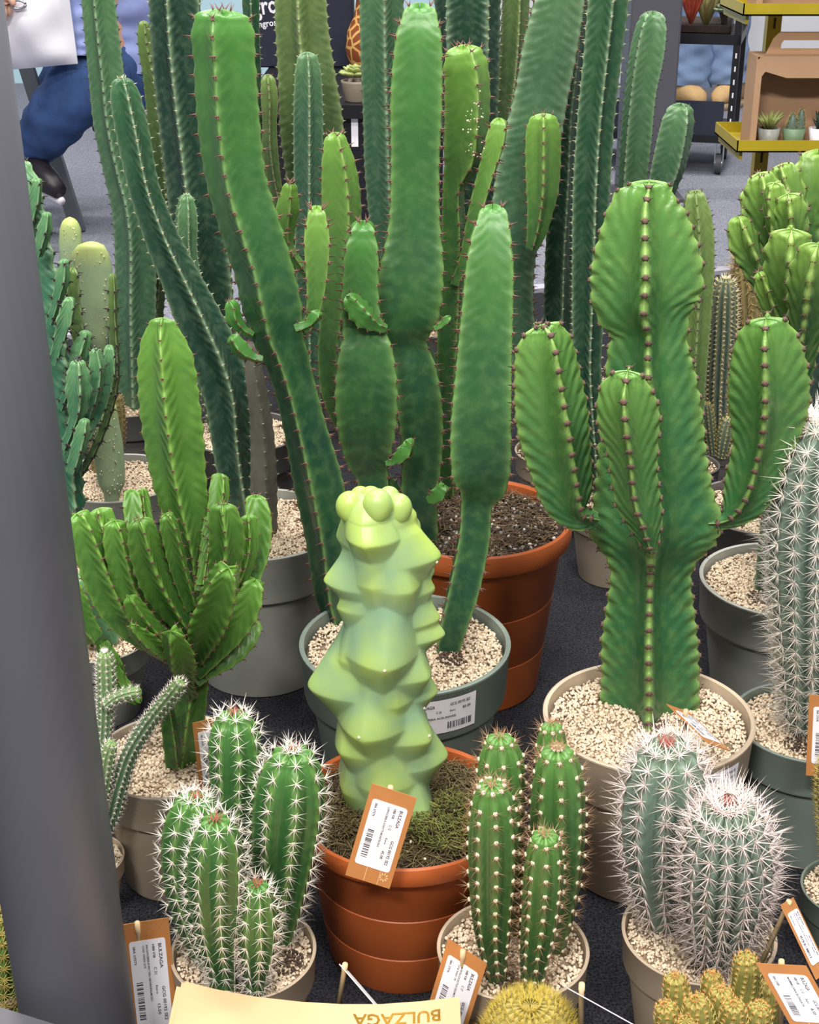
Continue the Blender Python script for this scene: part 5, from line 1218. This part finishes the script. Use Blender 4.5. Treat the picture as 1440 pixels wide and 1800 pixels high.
m = MB(); m.box((tx_l+0.006, Yv+0.026, zD+0.004), (tx_r-0.006, Yv+D-0.036, zD+0.03)); m.obj('soil', M['soil'], ty)
red = simple('red_leaf', '#d9583c', 0.5, 0.25, 40); bronze = simple('bronze_green_leaf', '#7e8a4a', 0.5, 0.3, 40, col2='#8a6a3a')
def tuft(root, c, h, n_, mat, spread=0.5, name='leaf', wid=0.006):
    for k in range(n_):
        a = rng.uniform(0, 6.283); s = rng.uniform(0.1, spread); d = np.array([math.cos(a)*s, math.sin(a)*s, 1.0]); L_ = h*rng.uniform(0.6, 1.1)
        p0 = np.array(c); p1 = p0+d*L_*0.55; p2 = p0+d*L_*0.95+np.array([math.cos(a)*s*L_*0.3, math.sin(a)*s*L_*0.3, 0])
        m = MB(); m.tube([p0, p1, p2], [wid*0.8, wid, wid*0.1], 6); m.obj(name, mat, root, True)
for lab, px, py, kind in (('red spiky succulent in the plastic tray on the trolley', 1206, 48, 0), ('bronze-green leafy succulent in the plastic tray', 1232, 50, 1), ('grey-green rosette in the plastic tray', 1264, 46, 2), ('small dark red succulent at the back of the tray', 1246, 22, 3)):
    y_ = Yv+0.08 + (0.16 if kind == 3 else 0); p_ = P(px, py, y_); p_ = np.array([p_[0], y_, zD+0.03])
    r_ = thing('succulent', lab, 'succulent', tuple(p_))
    if kind == 0: tuft(r_, p_, 0.17, 46, red, 0.45, wid=0.007)
    if kind == 1: tuft(r_, p_, 0.13, 22, bronze, 0.55, wid=0.011)
    if kind == 2: rosette(r_, p_+np.array([0, 0, 0.05]), 0.06, [10, 9, 7, 4], M['rosette2'], width=0.22); m = MB(); m.tube([p_, p_+np.array([0, 0, 0.05])], 0.012, 8); m.obj('stalk', M['soil'], r_, True)
    if kind == 3: tuft(r_, p_, 0.14, 26, simple('maroon_leaf', '#7a4550', 0.5, 0.3, 40), 0.8, wid=0.009)
def turn(o, piv, ang):                            # turn a thing about an upright axis
    d = o.location - Vector(piv); R_m = Matrix.Rotation(ang, 3, 'Z'); o.location = Vector(piv) + R_m @ d; o.rotation_euler.z += ang
for o in [q for q in C.objects if q.parent is None and (q.name.startswith('plant_trolley') or q.name.startswith('plastic_tray') or q.name.startswith('succulent'))]: turn(o, (Xr, Yv, 0), math.radians(-15))
# standing person behind the trolley
Yw = 7.95; W_ = lambda x, y, dy=0.0: np.array(P(x, y, Yw+dy))
gnd = FLOOR
lx_, rx_ = float(W_(1212, 170)[0]), float(W_(1272, 170)[0]); mid_ = (lx_+rx_)/2
pp = thing('person', 'standing person in light jeans and tan boots behind the black trolley', 'person', (mid_, Yw, gnd))
jn = [(mid_, Yw, 0.86, 0.14), (mid_, Yw, 1.1, 0.14), (mid_, Yw, 1.34, 0.16), (mid_, Yw, 1.46, 0.055), (mid_, Yw-0.01, 1.58, 0.085), (mid_, Yw-0.01, 1.68, 0.08),
      (mid_-0.19, Yw, 1.33, 0.06), (mid_-0.24, Yw, 1.05, 0.045), (mid_-0.22, Yw-0.08, 0.8, 0.035), (mid_-0.22, Yw-0.1, 0.7, 0.03), (mid_+0.19, Yw, 1.33, 0.06), (mid_+0.24, Yw, 1.05, 0.045), (mid_+0.22, Yw-0.08, 0.8, 0.035), (mid_+0.22, Yw-0.1, 0.7, 0.03),
      (mid_-0.09, Yw, 0.8, 0.09), (lx_, Yw, 0.42, 0.06), (lx_, Yw, 0.03, 0.04), (mid_+0.09, Yw, 0.8, 0.09), (rx_, Yw, 0.42, 0.06), (rx_, Yw, 0.03, 0.04)]
skin_body('body', jn, [(0,1),(1,2),(2,3),(3,4),(4,5),(2,6),(6,7),(7,8),(8,9),(2,10),(10,11),(11,12),(12,13),(0,14),(14,15),(15,16),(0,17),(17,18),(18,19)], pp, skin)
garment('jeans_leg', [(mid_-0.07, Yw, 0.86), (mid_-0.1, Yw, 0.65), (lx_, Yw, 0.35), (lx_, Yw, 0.16), (lx_-0.01, Yw, 0.035)], [0.13, 0.115, 0.105, 0.112, 0.118], denim_l, pp, fold=0.07, seed=8)
garment('jeans_leg', [(mid_+0.07, Yw, 0.86), (mid_+0.1, Yw, 0.65), (rx_, Yw, 0.35), (rx_, Yw, 0.17), (rx_+0.01, Yw, 0.05)], [0.13, 0.115, 0.105, 0.112, 0.118], denim_l, pp, fold=0.07, seed=9)
garment('pullover', [(mid_, Yw, 0.82), (mid_, Yw, 1.05), (mid_, Yw, 1.3), (mid_, Yw, 1.43)], [0.17, 0.175, 0.20, 0.09], navy, pp, fold=0.04, seed=10)
boot = simple('tan_suede', '#d9b27c', 0.8, 0.1, 20); boot_sole = simple('beige_sole', '#b59c80', 0.7, 0.06, 20)
for cx_, dirx in ((lx_-0.06, 0.5), (rx_+0.05, -0.6)):
    d = np.array([dirx, -0.8, 0]); d /= np.linalg.norm(d); c = np.array([cx_, Yw, gnd]); V = []; seg = 18
    for i, (t_, hw_, ht) in enumerate(((-0.10, 0.02, 0.02), (-0.09, 0.045, 0.10), (-0.02, 0.055, 0.15), (0.06, 0.058, 0.135), (0.12, 0.058, 0.10), (0.17, 0.048, 0.075), (0.195, 0.02, 0.045))):
        s = np.array([-d[1], d[0], 0])
        for k in range(seg):
            an_ = math.pi*2*k/seg; V.append(c + d*t_ + s*hw_*math.cos(an_) + np.array([0, 0, 0.03 + max(0, ht*(0.5+0.5*math.sin(an_)))]))
    Fs = [(i*seg+k, i*seg+(k+1) % seg, (i+1)*seg+(k+1) % seg, (i+1)*seg+k) for i in range(6) for k in range(seg)] + [tuple(range(seg-1, -1, -1)), tuple(6*seg+k for k in range(seg))]
    bo = build('boot', np.array(V), Fs, boot, pp, True)
    s = np.array([-d[1], d[0], 0]); out = []
    for k in range(28):
        an_ = 2*math.pi*k/28; out.append(c + d*(0.045+0.155*math.cos(an_)) + s*0.062*math.sin(an_))
    m = MB(); m.add([tuple(v) for v in out] + [tuple(v+np.array([0, 0, 0.035])) for v in out], [tuple(range(27, -1, -1)), tuple(range(28, 56))] + [(k, (k+1) % 28, 28+(k+1) % 28, 28+k) for k in range(28)]); m.obj('boot_sole', boot_sole, bo, True)

# ================================================================== BACKGROUND: yellow shelf with card carriers
yel = simple('mustard_metal', '#b5a01f', 0.4, 0.08, 8, spec=0.5)
Ys_ = 3.85; s0 = P(1297, 247, Ys_); s1 = P(1297, 268, Ys_); u0 = P(1308, 6, Ys_); u1 = P(1308, 28, Ys_)
sx1 = float(P(1600, 250, Ys_)[0])
sh_ = thing('display_shelf', 'mustard yellow metal shelf unit at the upper right', 'shelf', ((s0[0]+sx1)/2, Ys_+0.15, FLOOR))
def tray_shelf(x0, z0, z1, x1, name):
    m = MB(); y0, y1 = Ys_, Ys_+0.30
    m.box((x0, y0, z0), (x1, y0+0.003, z1)); m.box((x0, y1-0.003, z0), (x1, y1, z1)); m.box((x0, y0, z0), (x0+0.003, y1, z1)); m.box((x1-0.003, y0, z0), (x1, y1, z1)); m.box((x0, y0, z0), (x1, y1, z0+0.004))
    sf = m.obj(name, yel, sh_)
    m = MB(); m.box((x0+0.012, y0+0.02, z0-0.022), (x0+0.02, y1, z0)); m.box((x1-0.02, y0+0.02, z0-0.022), (x1-0.012, y1, z0)); m.obj('bracket', yel, sf)
tray_shelf(s0[0], s1[2], s0[2], sx1, 'shelf_board'); tray_shelf(u0[0], u1[2], u0[2], sx1, 'shelf_board')
px0, px1 = float(P(1342, 285, Ys_+0.2)[0]), float(P(1366, 285, Ys_+0.2)[0])
m = MB(); m.box((px0, Ys_+0.302, FLOOR), (px1, Ys_+0.34, u0[2]+0.3)); up = m.obj('upright', yel, sh_)
slotm = simple('slot_recess', '#3a3210', 0.8, 0.1, 20)
for zz_ in np.arange(FLOOR+0.05, u0[2]+0.25, 0.06):
    m = MB(); m.box(((px0+px1)/2-0.003, Ys_+0.3005, zz_), ((px0+px1)/2+0.003, Ys_+0.302, zz_+0.028)); m.obj('slot', slotm, up)
m = MB(); m.box((px0-0.05, Ys_-0.02, FLOOR), (px1+0.05, Ys_+0.40, FLOOR+0.015)); m.obj('foot', yel, sh_)
brown_card = simple('brown_carton', '#b99372', 0.75, 0.06, 14)
def frame_poly(mb, outer, hole, y0, y1):
    """upright card (x, z outline) with a window, from y0 to y1; both loops have the same number of points"""
    n_ = len(outer); V = []
    for y in (y0, y1): V += [(x, y, z) for x, z in outer] + [(x, y, z) for x, z in hole]
    F_ = []
    for i in range(n_):
        j = (i+1) % n_; F_ += [(i, j, n_+j, n_+i), (2*n_+i, 3*n_+i, 3*n_+j, 2*n_+j), (i, 2*n_+i, 2*n_+j, j), (n_+i, n_+j, 3*n_+j, 3*n_+i)]
    mb.add(V, F_)
def carrier(x0, z0, w, h, hh, y, label, grp):
    r = thing('card_carrier', label, 'carton', (x0+w/2, y+0.06, z0), grp); e = 0.012; b_ = 0.016
    outer = [(x0, z0), (x0+w/2, z0), (x0+w, z0), (x0+w, z0+h*.5), (x0+w, z0+h-e), (x0+w-e, z0+h), (x0+w*.7, z0+h), (x0+w*.3, z0+h), (x0+e, z0+h), (x0, z0+h-e), (x0, z0+h*.5), (x0, z0+h*.25)]
    hz = z0+h-0.038
    hole = [(x0+b_, z0+0.012), (x0+w/2, z0+0.012), (x0+w-b_, z0+0.012), (x0+w-b_, z0+h*.5), (x0+w-b_, hz-e), (x0+w-b_-e*.7, hz), (x0+w*.7, hz-0.016), (x0+w*.3, hz-0.016), (x0+b_+e*.7, hz), (x0+b_, hz-e), (x0+b_, z0+h*.5), (x0+b_, z0+h*.25)]
    m = MB(); frame_poly(m, outer, hole, y, y+0.003); m.obj('front_panel', brown_card, r)
    m = MB(); m.box((x0, y+0.003, z0), (x0+w, y+0.11, z0+0.003)); m.obj('bottom_panel', brown_card, r)
    m = MB(); m.box((x0, y+0.108, z0+0.003), (x0+w, y+0.111, z0+h)); m.obj('back_panel', brown_card, r)
    for xx in (x0, x0+w-0.003): m = MB(); m.box((xx, y+0.003, z0+0.003), (xx+0.003, y+0.108, z0+h)); m.obj('side_panel', brown_card, r)
    zb0 = z0+h; o2 = [(x0+w*.12, zb0), (x0+w*.5, zb0), (x0+w*.88, zb0), (x0+w*.82, zb0+hh*.7), (x0+w*.76, zb0+hh), (x0+w*.24, zb0+hh), (x0+w*.18, zb0+hh*.7)]
    h2 = [(x0+w*.26, zb0+hh*.25), (x0+w*.5, zb0+hh*.25), (x0+w*.74, zb0+hh*.25), (x0+w*.74, zb0+hh*.45), (x0+w*.72, zb0+hh*.62), (x0+w*.28, zb0+hh*.62), (x0+w*.26, zb0+hh*.45)]
    m = MB(); frame_poly(m, o2, h2, y+0.05, y+0.053); m.obj('handle', brown_card, r)
    m = MB(); m.box((x0+0.003, y+0.003, zb0-0.002), (x0+w-0.003, y+0.108, zb0)); m.obj('lid', brown_card, r)
    return r
cz = s1[2]+0.0045; Yk2 = Ys_+0.03
cxl = float(P(1318, 245, Yk2)[0]); cw_ = float(P(1500, 245, Yk2)[0])-cxl; ch = float(P(1400, 99, Yk2)[2])-cz; chh = 0.055
carrier(cxl, cz, cw_, ch, chh, Yk2, 'brown card carrier with a window full of tiny plants on the yellow shelf', None)
cz2 = u1[2]+0.0045; carrier(float(P(1330, 0, Yk2)[0]), cz2, cw_*0.9, ch, chh, Yk2, 'brown card carrier on the upper yellow shelf', None)
for i, (px_, mat, kind, lab) in enumerate(((1352, M['greypot'], 0, 'tiny leafy succulent in a grey pot inside the card carrier'), (1396, simple('sage_pot', '#6f8a6a', 0.5, 0.08, 10), 1, 'tiny pair of cacti in a sage pot inside the card carrier'), (1442, M['sticker'], 2, 'tiny dark succulent in a white pot inside the card carrier'))):
    c = P(px_, 243, Yk2+0.04); r_ = 20*mpx(c); x_ = c[0]; z_ = cz+0.0035; hp = 0.042
    t_ = thing('mini_plant', lab, 'potted plant', (x_, Yk2+0.05, z_), None)
    m = MB(); m.lathe((x_, Yk2+0.05, z_), [(r_*0.78, 0), (r_*0.82, 0.002), (r_, hp), (r_*0.9, hp), (r_*0.85, hp*0.7)], 24); m.obj('pot', mat, t_, True)
    m = MB(); m.lathe((x_, Yk2+0.05, z_+hp*0.7), [(r_*0.86, 0), (0.001, 0.004)], 20); m.obj('soil', M['soil'], t_, True)
    top = np.array([x_, Yk2+0.05, z_+hp*0.75])
    if kind == 0: tuft(t_, top, 0.055, 30, M['rosette'], 0.9, wid=0.0045)
    if kind == 2: tuft(t_, top, 0.06, 22, simple('dark_leaf', '#2f4a3a', 0.5, 0.2, 30), 0.6, wid=0.005)
    if kind == 1:
        for dx_, hh_, rr_ in ((-0.006, 0.05, 0.014), (0.016, 0.062, 0.012)):
            m = MB(); m.lathe((x_+dx_, Yk2+0.05, top[2]), [(rr_*0.8, 0)] + [(rr_*math.sin(math.pi*(0.35+0.65*q/8))**0.6+1e-4, hh_*q/8) for q in range(1, 9)], 18); cs_ = m.obj('stem', M['bluecact'], t_, True)
            s_ = Spikes()
            for k in range(160):
                a = rng.uniform(0, 6.283); q = rng.uniform(0.1, 1.0); rr2 = rr_*math.sin(math.pi*(0.35+0.65*q))**0.6 if q < 1 else 0; s_.add((x_+dx_+rr2*math.cos(a), Yk2+0.05+rr2*math.sin(a), top[2]+hh_*q), (math.cos(a), math.sin(a), 0.5), 0.009, 0.0004)
            s_.obj('spines', M['spine_gold'], cs_)
# pale flecks of old scars on the speckled lime stem
s_ = MB()
for k in range(46):
    x_ = rng.normal(833, 10); y_ = rng.choice([rng.normal(180, 14), rng.normal(215, 16), rng.normal(262, 10)]); p_ = P(x_, y_, TY+0.06); r_ = rng.uniform(0.6, 1.9)*mpx(p_)
    s_.ball(p_, (r_, 0.0012, r_*rng.uniform(0.6, 1.4)), 6, 4)
sc_o = s_.obj('scar_flecks', M['wooldot'], tc, True); sc_o['kind'] = 'stuff'
for o in list(bpy.data.objects):
    for k in ('_zf', '_R'):
        if k in o: del o[k]
